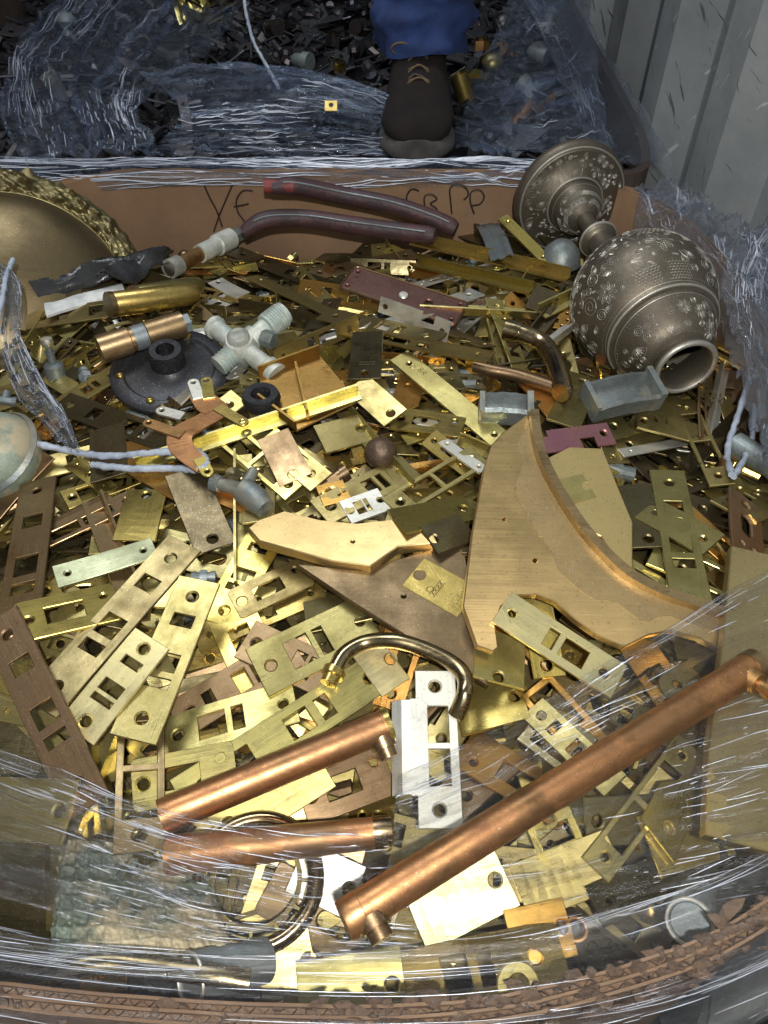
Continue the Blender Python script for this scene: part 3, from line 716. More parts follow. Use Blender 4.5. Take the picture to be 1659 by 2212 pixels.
# ================================================================== traced pieces
FIXED[0] = True; LOOSE.update([f[4] for f in FILL]+[f[3] for f in FIT]+[h[2] for h in HEAP])
LAND = []                        # (px, py, phrase) landmarks for the labels
def hero(kind, x1, y1, x2, y2, Wmm, tone, label, tilt=None, th=.0024, land=None, pen=.002, stampmark=None, lift=0, name=None, pos_only=False, q=.985):
    Wd = Wmm/1000
    mx, my = (x1+x2)/2, (y1+y2)/2
    z = 0
    for _ in range(3): p = at(mx, my, z); z = hat(p.x, p.y, 2)
    pl = (0, 0, z) if tilt is None else (tilt[0], tilt[1], z-tilt[0]*p.x-tilt[1]*p.y)
    for it in range(4):
        P1 = plane_hit(x1, y1, pl); P2 = plane_hit(x2, y2, pl); e = (P2-P1); L = e.length; ex = e.normalized()
        n = Vector((-pl[0], -pl[1], 1)).normalized(); ey = n.cross(ex)
        po = [P1-ey*Wd/2, P2-ey*Wd/2, P2+ey*Wd/2, P1+ey*Wd/2]
        jj, ii = cells([(q_.x, q_.y) for q_ in po])
        if len(jj) < 8: break
        a, b, c = rest_plane(jj, ii, pen, tilt, q)
        s = math.hypot(a, b)
        if tilt is None and s > .25:
            a *= .25/s; b *= .25/s; c = rest_plane(jj, ii, pen, (a, b), .96)[2]
        pl = (a, b, c+lift)
    mbp = plate_mb(kind, L, Wd, th)
    if L > .05 and not stampmark and kind != 'escutcheon' and L < .4: bend(mbp, L, rnd.choice((-1, 1))*rnd.uniform(.0002, .0012), rnd.uniform(-.03, .03))
    C = (P1+P2)/2+n*th
    nm = name or PNAME[kind]
    mat = M[tone]
    if kind == 'escutcheon' or stampmark:
        root = empty(nm, M=basis(C, ex, n)); mbp.build('plate', mat, root)
        if kind == 'escutcheon':
            m2 = MB(); rim = rrect(-L/2+.0015, -Wd/2+.0015, L/2-.0015, Wd/2-.0015, Wd*.13)
            m2.tube([(x, y, .0004) for x, y in rim+[rim[0]]], .0012, 6); m2.build('raised_rim', M['brown'], root, 60)
            m2 = MB(); m2.lathe([(0, .0018), (.005, .0016), (.0062, 0)], 18, Matrix.Translation((-L*.0, -Wd*.02, 0))); m2.build('screw_head', M['nickel'], root, 40)
        if stampmark:
            m2 = MB(); sgn = 1
            for (cx, cy, typ) in stampmark:
                cx *= L/2; cy *= Wd/2
                if typ == 'o': m2.tube([(x, y, 0) for x, y in circ(cx, cy, .0028, 14)+[(cx+.0028, cy)]], .00028, 4)
                elif typ == 'x':
                    for k in range(4):
                        q0 = cy-.006+k*.004; m2.tube([(cx-.0015, q0, 0), (cx+.0015, q0+.0028, 0)], .00028, 4); m2.tube([(cx+.0015, q0, 0), (cx-.0015, q0+.0028, 0)], .00028, 4)
                    m2.tube([(cx-.0022, cy-.007, 0), (cx-.0022, cy+.010, 0)], .00025, 4); m2.tube([(cx+.0022, cy-.007, 0), (cx+.0022, cy+.010, 0)], .00025, 4)
                elif typ == 'B':
                    for ln in ([(0, 0), (0, .006), (.003, .0055), (.003, .0035), (0, .003), (.0035, .0025), (.0035, .0005), (0, 0)], [(.006, 0), (.006, .006), (.009, .0055), (.009, .0035), (.006, .003), (.0095, 0)]):
                        m2.tube([(cx+a_, cy+b_, 0) for a_, b_ in ln], .0003, 4)
                elif typ == 'E':
                    m2.tube([(cx, cy, 0), (cx+.002, cy+.003, 0), (cx, cy+.006, 0)], .0004, 4); m2.tube([(cx+.0085, cy+.001, 0), (cx+.006, cy, 0), (cx+.005, cy+.003, 0), (cx+.006, cy+.006, 0), (cx+.0085, cy+.005, 0)], .0004, 4)
            m2.build('stamped_mark', M['dark'], root)
        o = root
    else:
        o = mbp.build(nm, mat); o.matrix_basis = basis(C, ex, n)
    tag(o, label, PCAT[kind])
    oid = register(o)
    if len(jj) >= 8: stamp(jj, ii, pl, th, oid)
    if land: LAND.append((mx, my, land))
    return o
def sheet(name, px, label, cat, tone, th=.008, tilt=(0, 0), holes=(), land=None, q=.985, pen=.002, smooth_=0, lift=0):
    """traced outline lying on its own tilted plane"""
    xs = [p[0] for p in px]; ys = [p[1] for p in px]; mx, my = sum(xs)/len(xs), sum(ys)/len(ys)
    p = at(mx, my, 0); z = hat(p.x, p.y, 2); pl = (tilt[0], tilt[1], z-tilt[0]*p.x-tilt[1]*p.y)
    for it in range(3):
        W3 = [plane_hit(x, y, pl) for x, y in px]
        jj, ii = cells([(v.x, v.y) for v in W3]); a, b, c = rest_plane(jj, ii, pen, tilt, q); pl = (a, b, c+lift+th)
    W3 = [plane_hit(x, y, pl) for x, y in px]
    n = Vector((-pl[0], -pl[1], 1)).normalized(); o0 = plane_hit(mx, my, pl); Mx = basis(o0, (1, 0, pl[0]), n); Mi = Mx.inverted()
    loc = [(Mi @ w)[:2] for w in W3]; hl = [[(Mi @ plane_hit(x, y, pl))[:2] for x, y in h] for h in holes]
    m_ = MB(); m_.prism(loc, hl, th, .0009, .0008)
    root = empty(name, M=Mx); m_.build('body', M[tone], root, 25)
    tag(root, label, cat); oid = register(root); stamp(jj, ii, (pl[0], pl[1], pl[2]-th), th, oid)
    if land: LAND.append((mx, my, land))
    return root, Mi, pl
def rod(px, R, extra=0.0, z=None):
    """lie a rod through two pixels on the heap; returns the two axis points"""
    (x1, y1), (x2, y2) = px; zs = [0, 0]
    pl = (0, 0, hat(*at((x1+x2)/2, (y1+y2)/2, 0)[:2], 3))
    for it in range(4):
        P1 = plane_hit(x1, y1, (pl[0], pl[1], pl[2]+R)); P2 = plane_hit(x2, y2, (pl[0], pl[1], pl[2]+R))
        e = (P2-P1); ey = Vector((-e.y, e.x, 0)).normalized()*R*.5
        jj, ii = cells([(q.x, q.y) for q in (P1-ey, P2-ey, P2+ey, P1+ey)])
        a, b, c = rest_plane(jj, ii, .002)
        ux, uy = e.normalized().x, e.normalized().y; g = a*ux+b*uy; L2 = ux*ux+uy*uy
        a2, b2 = g*ux/L2, g*uy/L2
        if abs(g) > .3: a2 *= .3/abs(g); b2 *= .3/abs(g)
        c2 = float(np.quantile(H[jj, ii]-a2*XX[jj, ii]-b2*YY[jj, ii], .985))-.001
        pl = (a2, b2, c2+extra)
    P1 = plane_hit(x1, y1, (pl[0], pl[1], pl[2]+R)); P2 = plane_hit(x2, y2, (pl[0], pl[1], pl[2]+R))
    return P1, P2, (jj, ii), pl
# ---- layer 1: pieces lying low in the heap
hero('faceplate', 505, 545, 745, 635, 30, 'dark', 'dark lock faceplate left of the maroon escutcheon near the far wall', land='dark far faceplate')
hero('strip', 545, 600, 760, 700, 20, 'olive', 'thin olive strip lying below the dark far faceplate')
hero('faceplate', 60, 695, 330, 655, 34, 'olive', 'olive faceplate on the left below the white painted strip')
hero('faceplate', 100, 900, 260, 800, 34, 'olive', 'olive faceplate tilted up left of the black round flange')
hero('angle', 890, 530, 1225, 610, 18, 'gold', 'long gold folded channel pointing at the engraved vase', land='long gold channel')
hero('angle', 900, 575, 1150, 635, 14, 'gold', 'lower gold folded channel just under the long one')
hero('two_slot', 1300, 930, 1480, 880, 32, 'olive', 'olive two-slot plate right of the purple stained strip')
hero('notched', 1375, 905, 1540, 950, 32, 'olive', 'olive notched plate below the mouth of the vase')
hero('round_corner', 1525, 745, 1610, 790, 30, 'gold', 'small gold plate peeking out right of the vase mouth')
hero('small', 1365, 1050, 1405, 1185, 32, 'dark', 'dark plate standing left of the long olive faceplate on the right')
hero('washer_plate', 1395, 1100, 1540, 1180, 34, 'olive', 'olive bored plate half under the long olive faceplate')
hero('faceplate', 1440, 1020, 1500, 1340, 31, 'olive', 'long olive faceplate with two slots at the right beside the curved bracket', land='long olive faceplate at right')
hero('frame', 1475, 870, 1560, 1050, 24, 'olive', 'thin olive open frame below the vase mouth')
hero('triangle', 1130, 800, 1220, 900, 40, 'orange', 'orange gold bent sheet below the bronze tube', land='orange gold sheet')
hero('faceplate', 690, 1110, 890, 1010, 34, 'olive', 'wide olive faceplate above the curved left bronze piece')
hero('faceplate', 590, 1130, 470, 1350, 34, 'gold', 'dusty gold-brown faceplate left of the curved bronze piece')
hero('round_corner', 560, 1010, 555, 1130, 32, 'pale', 'pale rounded plate with white crust beside the blue grey tap')
hero('faceplate', 380, 1560, 640, 1400, 32, 'brown', 'brown faceplate running up right between the pale plates at lower left')
hero('two_slot', 350, 1600, 640, 1515, 36, 'olive', 'wide dull olive plate behind the upper short copper tube')
hero('small', 985, 1540, 1130, 1500, 40, 'gold', 'gold brown plate right of the silver strike plate', land='gold plate beside the silver strike')
hero('frame', 1150, 1560, 1260, 1640, 36, 'dark', 'dark frame plate with white showing through, below the bright strike')
hero('faceplate', 1150, 1530, 1330, 1700, 22, 'olive', 'olive faceplate passing under the long copper tube')
hero('faceplate', 530, 1380, 740, 1480, 34, 'brown', 'brown faceplate above the worn pull handle')
hero('round_corner', 650, 1730, 840, 1660, 38, 'brown', 'brown rounded plate with square opening under the upper short copper tube')
hero('strip', 120, 1250, 335, 1185, 22, 'green', 'pale green crusted bar on the left')
hero('small', 290, 1170, 320, 1060, 36, 'gold', 'gold one-hole plate standing right of the brown left faceplate')
hero('frame', 140, 1085, 320, 1020, 26, 'gold', 'gold open frame plate under the wrapped wire at left')
hero('two_slot', 100, 1450, 180, 1300, 30, 'olive', 'dull two-slot plate under the rounded gold plate at left')
hero('triangle', 240, 960, 420, 1060, 40, 'orange', 'orange gold offcut beneath the wrapped wire')
hero('faceplate', 1010, 1880, 1240, 1900, 34, 'olive', 'olive plate under film right of the bright white plate')
hero('frame', 1180, 1760, 1240, 1900, 34, 'gold', 'gold open frame under film below the long copper tube')
hero('small', 1120, 1930, 1330, 1850, 36, 'olive', 'dark olive plate under film near the lower right')
hero('strip', 1280, 1960, 1560, 1830, 26, 'dark', 'dark stamped strip under film near the lower right')
hero('small', 1400, 1830, 1560, 1780, 40, 'gold', 'gold plate under film below the large upright plate')
hero('small', 560, 2110, 680, 2070, 46, 'olive', 'dull square plate under film above the bottom faceplate')
hero('small', 640, 1870, 770, 1930, 34, 'nickel', 'stained grey plate beside the lower end of the long copper tube')
hero('small', 1100, 2030, 1230, 2000, 34, 'orange', 'orange gold curved offcut under film at the bottom')
# ---- the orange gold tray and its neighbours
root, Mi, pl = sheet('folded_tray', [(560, 812), (690, 765), (745, 830), (770, 868), (640, 930), (560, 870)], 'orange gold folded tray right of the weathered valve', 'tray', 'tray', .0025, (0, .1), land='orange gold tray')
mb = MB()
for a, b in (((560, 812), (690, 765)), ((560, 870), (640, 930)), ((640, 800), (665, 905))):
    A = Mi @ plane_hit(*a, pl); B = Mi @ plane_hit(*b, pl); mb.box((0, 0, 0), ((B-A).length, .0024, .013), basis((A+B)/2+Vector((0, 0, .006)), B-A, (0, 0, 1)))
mb.build('folded_side', M['tray'], root)
# ---- layer 2
hero('faceplate', 130, 870, 420, 975, 32, 'dark', 'nearly black faceplate under the copper tab plate', land='black faceplate')
hero('angle', 300, 1015, 778, 858, 13, 'pale', 'long pale gold folded channel crossing behind the strike plates at centre left', land='long pale channel', lift=.0)
hero('small', 398, 1020, 468, 1188, 36, 'dark', 'dark grey-brown plate hanging below the wrapped wire end', land='dark grey plate')
hero('small', 232, 925, 238, 1035, 36, 'dark', 'black square plate with one gold hole left of the pale channel')
hero('small', 690, 952, 790, 925, 34, 'olive', 'olive one-hole plate left of the copper knob')
hero('strip', 862, 770, 1095, 965, 24, 'olive', 'brown olive slotted strip running down right toward the tall bracket', stampmark=[(-.72, 0, 'o'), (-.62, 0, 'B')], land='diagonal brown strip')
hero('faceplate', 700, 680, 950, 735, 30, 'olive', 'olive faceplate just below the maroon escutcheon')
hero('two_slot', 745, 715, 1060, 775, 22, 'gold', 'long gold two-slot strip left of the bent bronze tube')
hero('round_corner', 850, 905, 1000, 925, 34, 'gold', 'gold rounded plate above the copper knob')
hero('small', 795, 720, 787, 822, 34, 'dark', 'near-black stamped plate standing above the slotted diagonal strip', tilt=(.06, -.06), stampmark=[(.12, .3, 'o'), (.38, 0, 'x')])
hero('small', 770, 830, 855, 905, 30, 'olive', 'olive triangular-tipped plate left of the diagonal brown strip')
hero('small', 600, 725, 640, 800, 40, 'gold', 'gold square plate right of the weathered valve')
hero('frame', 480, 930, 640, 1062, 27, 'pale', 'pale strike frame lying lower left of its twin at centre', land='pale strike frame')
hero('frame', 478, 862, 695, 1045, 27, 'pale', 'pale strike frame with rounded end crossing the long pale channel')
hero('small', 590, 940, 640, 1040, 32, 'brown', 'brown stained crusty plate lying on the pale strike frame')
hero('washer_plate', 690, 1075, 750, 1060, 26, 'orange', 'shiny orange gold bored plate above the curved bronze piece')
hero('two_slot', 745, 1110, 830, 1080, 28, 'nickel', 'small pale framed plate above the curved bronze piece')
hero('frame', 1035, 985, 845, 1100, 28, 'pale', 'pale open frame plate running down left toward the stamped plate', land='pale open frame')
hero('strip', 955, 955, 1045, 1020, 12, 'nickel', 'short white-painted bar just left of the tall bracket')
hero('faceplate', 85, 1040, 28, 1425, 34, 'brown', 'long brown faceplate standing at the left edge', land='long brown faceplate at left')
hero('round_corner', 35, 1350, 258, 1300, 44, 'gold', 'gold rounded plate with slotted screw at left', land='rounded gold plate')
hero('faceplate', 400, 1175, 85, 1530, 33, 'dulled', 'long dull olive faceplate crossing the left side', tilt=(.0, .08), land='long dull faceplate at left')
hero('faceplate', 330, 1380, 165, 1585, 32, 'bright', 'polished plate with white glare under the pale tall faceplate', tilt=(-.06, .25), land='plate with white glare')
hero('faceplate', 432, 1255, 288, 1600, 34, 'pale', 'tall pale faceplate with two slots at centre left', tilt=(-.05, .14), land='tall pale faceplate')
hero('round_corner', 505, 1310, 665, 1235, 30, 'olive', 'olive rounded strike with purple edge left of the brown sheet', land='olive rounded strike')
hero('two_slot', 555, 1455, 800, 1335, 44, 'olive', 'wide olive two-slot plate above the worn pull handle')
hero('faceplate', 0, 1335, 195, 1745, 30, 'brown', 'brown perforated faceplate running down right in the lower left', land='brown perforated faceplate')
hero('small', -45, 1745, 155, 1755, 40, 'pale', 'pale plate with one hole at the lower left edge under film')
hero('small', 700, 1655, 465, 1800, 34, 'pale', 'pale wedge-shaped plate under the upper short copper tube')
hero('faceplate', 390, 1730, 838, 1440, 32, 'pale', 'longest pale faceplate leading behind the upper short copper tube', land='longest pale faceplate')
hero('small', 790, 1460, 850, 1420, 42, 'bright', 'bright square plate end above the silver strike plate')
hero('round_corner', 285, 1700, 510, 1655, 36, 'pale', 'pale plate with rectangular hole left of the upper short copper tube')
hero('frame', 306, 1512, 300, 1842, 32, 'brown', 'dull lipped frame plate standing in the lower left', land='dull lipped frame')
hero('small', 895, 1990, 1092, 1890, 40, 'bright', 'white glaring plate beneath the lower part of the long copper tube', tilt=(0, .22), land='white glaring plate')
hero('frame', 1285, 1880, 1490, 1610, 22, 'pale', 'slim pale frame plate leaning right under the film', land='slim pale frame')
hero('triangle', 1410, 1830, 1500, 1650, 30, 'gold', 'gold slanted offcut under film beside the large upright plate')
hero('faceplate', 700, 2170, 1215, 2055, 38, 'gold', 'long pale gold faceplate with square cutouts along the bottom rim', tilt=(0, .0), land='bottom faceplate')
hero('small', 645, 2165, 875, 2125, 42, 'pale', 'glaring pale plate with a small stamped mark at the bottom', tilt=(0, .12), stampmark=[(.2, -.2, 'E')])
# ---- bronze castings
sheet('bronze_sheet', [(640, 1218), (780, 1232), (1000, 1165), (1045, 1430), (1055, 1480), (880, 1375), (760, 1300)], 'brown bronze sheet with rounded tip under the tall bracket', 'bronze sheet', 'bronze_dark', .006, (0, .05), holes=[[(872+5*math.cos(k), 1288+4*math.sin(k)) for k in [i*PI/5 for i in range(10)]]], land='brown bronze sheet')
sheet('curved_bronze_piece', [(536, 1140), (560, 1122), (615, 1103), (690, 1122), (770, 1130), (860, 1120), (930, 1140), (945, 1172), (860, 1180), (800, 1222), (720, 1212), (640, 1190), (560, 1168)],
      'light bronze crescent-shaped casting left of the tall bracket', 'bronze casting', 'bronze', .010, (.02, .02), holes=[[(762+4*math.cos(k), 1170+3*math.sin(k)) for k in [i*PI/5 for i in range(10)]]], land='crescent bronze casting')
sheet('arched_bracket', [(1160, 1000), (1230, 965), (1302, 968), (1335, 1050), (1367, 1128), (1367, 1240), (1328, 1242), (1322, 1195), (1298, 1158), (1258, 1140), (1215, 1132), (1185, 1150), (1150, 1120)],
      'smaller rear bronze bracket with arch, partly behind the tall bracket', 'bracket', 'bronze', .008, (0, .06), land='smaller rear bracket')
hero('small', 1165, 1080, 1280, 1050, 30, 'olive', 'olive one-hole plate leaning on the smaller rear bracket')
hero('small', 855, 1130, 1018, 1098, 34, 'gold', 'gold stamped plate touching the left side of the tall bracket', stampmark=[(.5, -.3, 'B')])
hero('small', 1010, 1140, 925, 1170, 30, 'dark', 'dark plate with one gold hole below the gold stamped plate')
hero('small', 1012, 1305, 892, 1238, 34, 'gold', 'gold stamped plate on the brown sheet left of the tall bracket', stampmark=[(.05, .1, 'x'), (.2, .4, 'o')])
hero('small', 1080, 1370, 1075, 1478, 40, 'olive', 'olive one-hole plate beneath the bright strike plate')
root, Mi, pl = sheet('curved_bracket', [(1140, 893), (1085, 935), (1060, 962), (1045, 1010), (1020, 1150), (1000, 1310), (1030, 1395), (1066, 1407), (1076, 1398), (1070, 1350), (1082, 1310), (1118, 1286), (1160, 1284), (1200, 1300), (1245, 1340), (1290, 1372), (1345, 1396), (1352, 1396), (1400, 1372), (1450, 1362), (1510, 1378), (1575, 1412),
      (1575, 1345), (1500, 1318), (1420, 1290), (1340, 1245), (1260, 1165), (1205, 1085), (1165, 1010), (1148, 950)],
      'large bright bronze bracket with two arches lying at the centre of the heap', 'bracket', 'bronze', .009, (-.04, .34),
      holes=[[(1089+4*math.cos(k), 1121+4*math.sin(k)) for k in [i*PI/5 for i in range(10)]], [(1156+5*math.cos(k), 1210+5*math.sin(k)) for k in [i*PI/5 for i in range(10)]]], land='tall bracket')
mb = MB(); edge = [(1142, 897), (1148, 950), (1165, 1010), (1205, 1085), (1260, 1165), (1340, 1245), (1420, 1290), (1500, 1318), (1575, 1345)]
E3 = [Mi @ plane_hit(x, y, pl) for x, y in edge]; E3 = smoothpath(E3, 5)
vs = []
for i, p in enumerate(E3):
    t = (E3[min(i+1, len(E3)-1)]-E3[max(i-1, 0)]).normalized(); nn = Vector((-t.y, t.x, 0))
    for (a, h) in ((-.0005, 0), (-.0005, .010), (.0065, .0105), (.0065, -.012), (-.0005, -.012)): vs.append(p+nn*a+Vector((0, 0, h)))
n = len(E3); mb.add(vs, [(i*5+k, (i+1)*5+k, (i+1)*5+(k+1) % 5, i*5+(k+1) % 5) for i in range(n-1) for k in range(5)]+[(0, 1, 2, 3, 4), tuple((n-1)*5+k for k in (4, 3, 2, 1, 0))])
mb.build('raised_flange', M['brown'], root, 30)
inn = [(1138, 925), (1115, 960), (1128, 1000), (1112, 1060), (1135, 1110), (1160, 1150), (1190, 1190), (1210, 1235), (1275, 1290), (1330, 1302), (1385, 1340), (1440, 1330), (1500, 1350), (1560, 1365)]
inn = smoothpath([Mi @ plane_hit(x, y, pl) for x, y in inn], 6); inn = [p+Vector((.0022*noise.noise((k*.7, 1, 1)), .0022*noise.noise((k*.7, 5, 2)), 0)) for k, p in enumerate(inn)]
m2 = MB(); m2.prism([(p.x, p.y) for p in [Mi @ plane_hit(x, y, pl) for x, y in edge]]+[(p.x, p.y) for p in reversed(inn)], [], .0006, .0002, .0002, Matrix.Translation((0, 0, .00035))); m2.build('oxide_stain', M['oxide'], root)
hero('two_slot', 1335, 1475, 1082, 1312, 30, 'bright', 'bright two-slot strike plate poking out of the bracket arch', tilt=(-.12, .22), land='bright strike plate')
# ---- big upright plate at the right edge
sheet('large_brass_plate', [(1580, 1178), (1700, 1205), (1700, 1850), (1524, 1802), (1532, 1600), (1560, 1400)], 'large plain brown brass plate at the right edge under film', 'brass plate', 'tan', .010, (-.05, .10), land='large plate at the right edge', lift=.004)
# ---- escutcheon, purple strip, stamped plate near the vase
hero('escutcheon', 748, 600, 1000, 682, 48, 'maroon', 'maroon tarnished escutcheon with raised rim near the top of the heap', tilt=(-.05, .12), land='maroon escutcheon')
hero('small', 1215, 920, 1262, 815, 34, 'olive', 'olive stamped plate between the bent bronze tube and blue green trough', stampmark=[(.45, 0, 'x'), (.3, .3, 'o')], land='olive stamped plate')
hero('notched', 1320, 938, 1142, 962, 26, 'purple', 'purple stained strike plate above the smaller rear bracket', land='purple stained plate')
# silver strike with lip
hero('strike', 933, 1452, 945, 1792, 34, 'nickel', 'silvery lipped strike plate standing right of the short copper tubes', tilt=(0, .16), land='silver strike plate')
# ------------------------------------------------------------------ round flange
c = place_at(368, 800, 8); o = empty('round_flange', M=zbasis(c-Vector((0, 0, .004)), (.03, -.12, 1))); tag(o, 'black round flange with raised hub and brass rivets on the left', 'flange')
mb = MB(); mb.lathe([(0, 0), (.062, 0), (.064, .002), (.064, .006), (.061, .0085), (.050, .009), (.047, .0065), (.030, .008), (.022, .012), (.018, .016)], 48); mb.build('disc', M['black'], o, 40)
mb = MB(); mb.lathe([(.019, .012), (.018, .03), (.0165, .034), (.010, .034), (.010, .022), (0, .022)], 32); mb.build('hub', M['black'], o, 40)
for k in range(6):
    a = k*PI/3+.3; mb = MB(); mb.lathe([(.0045, .007), (.0045, .0105), (.003, .0125), (0, .0128)], 12, Matrix.Translation((.052*math.cos(a), .052*math.sin(a), 0))); mb.build('rivet', M['gold'], o, 60)
disc_stamp(c, .062, c.z+.008, o); LAND.append((368, 790, 'black round flange'))
c = place_at(565, 865, 3); o = empty('ring_collar', c); tag(o, 'small black ring collar below the weathered valve', 'collar')
mb = MB(); mb.lathe([(.008, -.004), (.017, -.004), (.019, .003), (.017, .009), (.010, .009), (.008, .004), (.008, -.004)], 28); mb.build('ring', M['black'], o, 40)
# ------------------------------------------------------------------ weathered cross valve
c = place_at(525, 775, 6)+Vector((0, 0, .014)); Mx = basis(c, Vector((-.30, .0, -.05))-Vector((0, .36, 0))*0+Vector((.62, -.30, 0)), (0, -.25, 1))
o = empty('pipe_valve', M=Mx); tag(o, 'whitish weathered cross-shaped valve with green stains beside the black flange', 'valve'); LAND.append((525, 770, 'weathered valve'))
mb = MB(); mb.lathe([(0, -.018), (.012, -.018), (.017, -.008), (.018, .004), (.014, .012), (0, .014)], 24); 
mb.tube([(-.045, 0, 0), (-.04, 0, 0), (-.039, 0, 0), (.04, 0, 0), (.041, 0, 0), (.055, 0, -.002)], [.0125, .0125, .010, .010, .0125, .0125], 20); mb.build('body', M['valve'], o, 40)
mb = MB(); mb.tube([(0, .0, .0), (0, .02, .001), (.0, .0205, .001), (0, .035, .002), (0, .036, .002), (0, .062, .003)], [.013, .013, .010, .010, .0135, .0125], 20); mb.tube([(0, .038+.0015*k, .0021) for k in range(14)], [.0142 if k % 2 else .0128 for k in range(14)], 20); mb.build('upper_arm', M['valve'], o, 40)
mb = MB(); mb.tube([(0, -.032*k/16, -.003*k/16) for k in range(17)], [.0105 if k < 7 else (.0118 if k % 2 else .0105) for k in range(17)], 18); mb.build('lower_arm', M['valve'], o, 40)
mb = MB(); mb.lathe([(.012, .008), (.0115, .017), (.009, .019), (.007, .017), (.004, .018), (0, .0185)], 24); mb.build('plug', M['valve'], o, 50)
mb = MB(); mb.tube([(.017, .018, .012), (.03, .022, .012)], [.009, .009], 6); mb.build('hex_nut', M['patina'], o)
disc_stamp(c, .03, c.z+.014, o)
# ------------------------------------------------------------------ copper tab plate
def tabplate():
    nodes = [(450, 832), (418, 838), (470, 870), (398, 915), (430, 905), (330, 925), (530, 920), (452, 1000)]
    ctr = plane_hit(445, 900, (0, 0, hat(*at(430, 910, 0)[:2], 6)+.006)); z = ctr.z
    pl = (0, .05, z-.05*ctr.y); root = empty('tab_plate', M=Matrix.Translation(ctr)); W_ = .006
    def P(x, y): return Vector(plane_hit(x, y, pl))-ctr
    mb = MB()
    trunk = smoothpath([P(430, 850), P(450, 872), P(468, 888), P(430, 912), P(392, 935), P(392, 965), P(440, 1010)], 5)
    wid = [.010, .013, .011, .010, .012, .011, .008]
    L_ = len(trunk)
    def ribbon(path, w, th):
        vs = []; n = len(path)
        for i, p in enumerate(path):
            t = (path[min(i+1, n-1)]-path[max(i-1, 0)]).normalized(); s = Vector((-t.y, t.x, 0))*(w[i] if isinstance(w, list) else w)
            for a, h in ((-1, 0), (1, 0), (1, -th), (-1, -th)): vs.append(p+s*a+Vector((0, 0, h)))
        mb.add(vs, [(i*4+k, (i+1)*4+k, (i+1)*4+(k+1) % 4, i*4+(k+1) % 4) for i in range(n-1) for k in range(4)]+[(0, 1, 2, 3), tuple((n-1)*4+k for k in (3, 2, 1, 0))])
    ww = []
    for i in range(L_):
        t = i/(L_-1)*(len(wid)-1); k = min(int(t), len(wid)-2); ww.append(wid[k]+(wid[k+1]-wid[k])*(t-k))
    ribbon(trunk, ww, .002)
    mb.build('body', M['copper'], root)
    for j, (a, b, tone) in enumerate((((430, 862), (418, 828), 'nickel'), ((452, 862), (446, 824), 'gold'), ((395, 940), (322, 915), 'copper'), ((395, 900), (350, 888), 'nickel'), ((470, 880), (524, 912), 'gold'), ((430, 990), (448, 1020), 'gold'))):
        A, B = P(*a), P(*b); d = (B-A); n_ = d.normalized(); s = Vector((-n_.y, n_.x, 0)); r_ = .0058
        ang = [math.pi/2-k*math.pi/8 for k in range(9)]
        out = [(0, r_)]+[(d.length+r_*math.cos(q), r_*math.sin(q)) for q in ang]+[(0, -r_)]
        m2 = MB(); m2.prism(out, [circ(d.length, 0, .0026, 12)], .002, .0003, .0005, basis(A+Vector((0, 0, .0012)), n_, (0, 0, 1))); m2.build('tab', M[tone], root)
    tag(root, 'copper coloured plate with six drilled tabs below the black flange', 'tab plate'); LAND.append((430, 910, 'copper tab plate'))
    return root
tabplate()
# ------------------------------------------------------------------ knob, handle, tubes
c = place_at(822, 985, 4)+Vector((0, 0, .010)); o = empty('door_knob', M=zbasis(c-Vector((0, 0, .006)), (-.25, -.55, .75)) @ Matrix.Scale(.78, 4)); tag(o, 'round brown copper knob with a torn neck at the centre', 'knob'); LAND.append((822, 970, 'copper knob'))
mb = MB(); mb.lathe([(0, .018), (.010, .0165), (.017, .010), (.0195, 0), (.018, -.010), (.012, -.016), (.009, -.02)], 28); mb.build('ball', M['knobm'], o, 60)
mb = MB(); mb.lathe([(.009, -.018), (.0095, -.028), (.012, -.030), (.012, -.034), (0, -.034)], 20); mb.build('neck', M['copper'], o, 40)
def tubepath(px, R, name, label, cat, tone, zoff=0, zr=3, land=None, lifts=None, parts=None):
    pts = []
    for i, (x, y) in enumerate(px):
        c = place_at(x, y, zr); lf = (lifts[i] if lifts else 0)
        p = at(x, y, c.z+R+zoff+lf); pts.append(p)
    zz = [p.z for p in pts]; m = sum(zz)/len(zz)
    pts = [at(x, y, m*.6+p.z*.4) for (x, y), p in zip(px, pts)]
    sp_ = smoothpath(pts, 8); c = sp_[0].copy(); root = empty(name, c); mb = MB(); mb.tube([p-c for p in sp_], R, 20); mb.build('tube', M[tone], root, 60)
    tag(root, label, cat)
    if land: LAND.append((px[len(px)//2][0], px[len(px)//2][1], land))
    return root, [p-c for p in sp_]
root, sp_ = tubepath([(722, 1450), (745, 1412), (790, 1388), (850, 1384), (915, 1402), (975, 1432), (1003, 1462), (1004, 1500), (985, 1545)], .0062, 'pull_handle', 'worn chrome brass D-shaped pull handle above the silver strike plate', 'handle', 'chrome', land='worn pull handle')
mb = MB(); d = (sp_[0]-sp_[2]).normalized(); mb.tube([sp_[1], sp_[0]+d*.004, sp_[0]+d*.0041, sp_[0]+d*.011], [.0088, .0088, .0066, .0062], 20); mb.build('end_fitting', M['gold'], root, 40)
root, sp_ = tubepath([(1092, 712), (1135, 724), (1175, 745), (1200, 785), (1215, 840), (1212, 850)], .0105, 'bent_tube', 'bent polished bronze tube left of the engraved vase', 'tube', 'chrome', land='bent bronze tube', zoff=.004)
mb = MB(); mb.tube([sp_[0]-(sp_[1]-sp_[0])*.3, sp_[2], sp_[6]], [.012, .012, .0118], 20); mb.build('collar', M['chrome'], root, 40)
root, sp_ = tubepath([(1212, 842), (1120, 812), (1060, 800), (1025, 790)], .007, 'bent_tube', 'slim dull tube meeting the foot of the bent bronze tube', 'tube', 'brown')
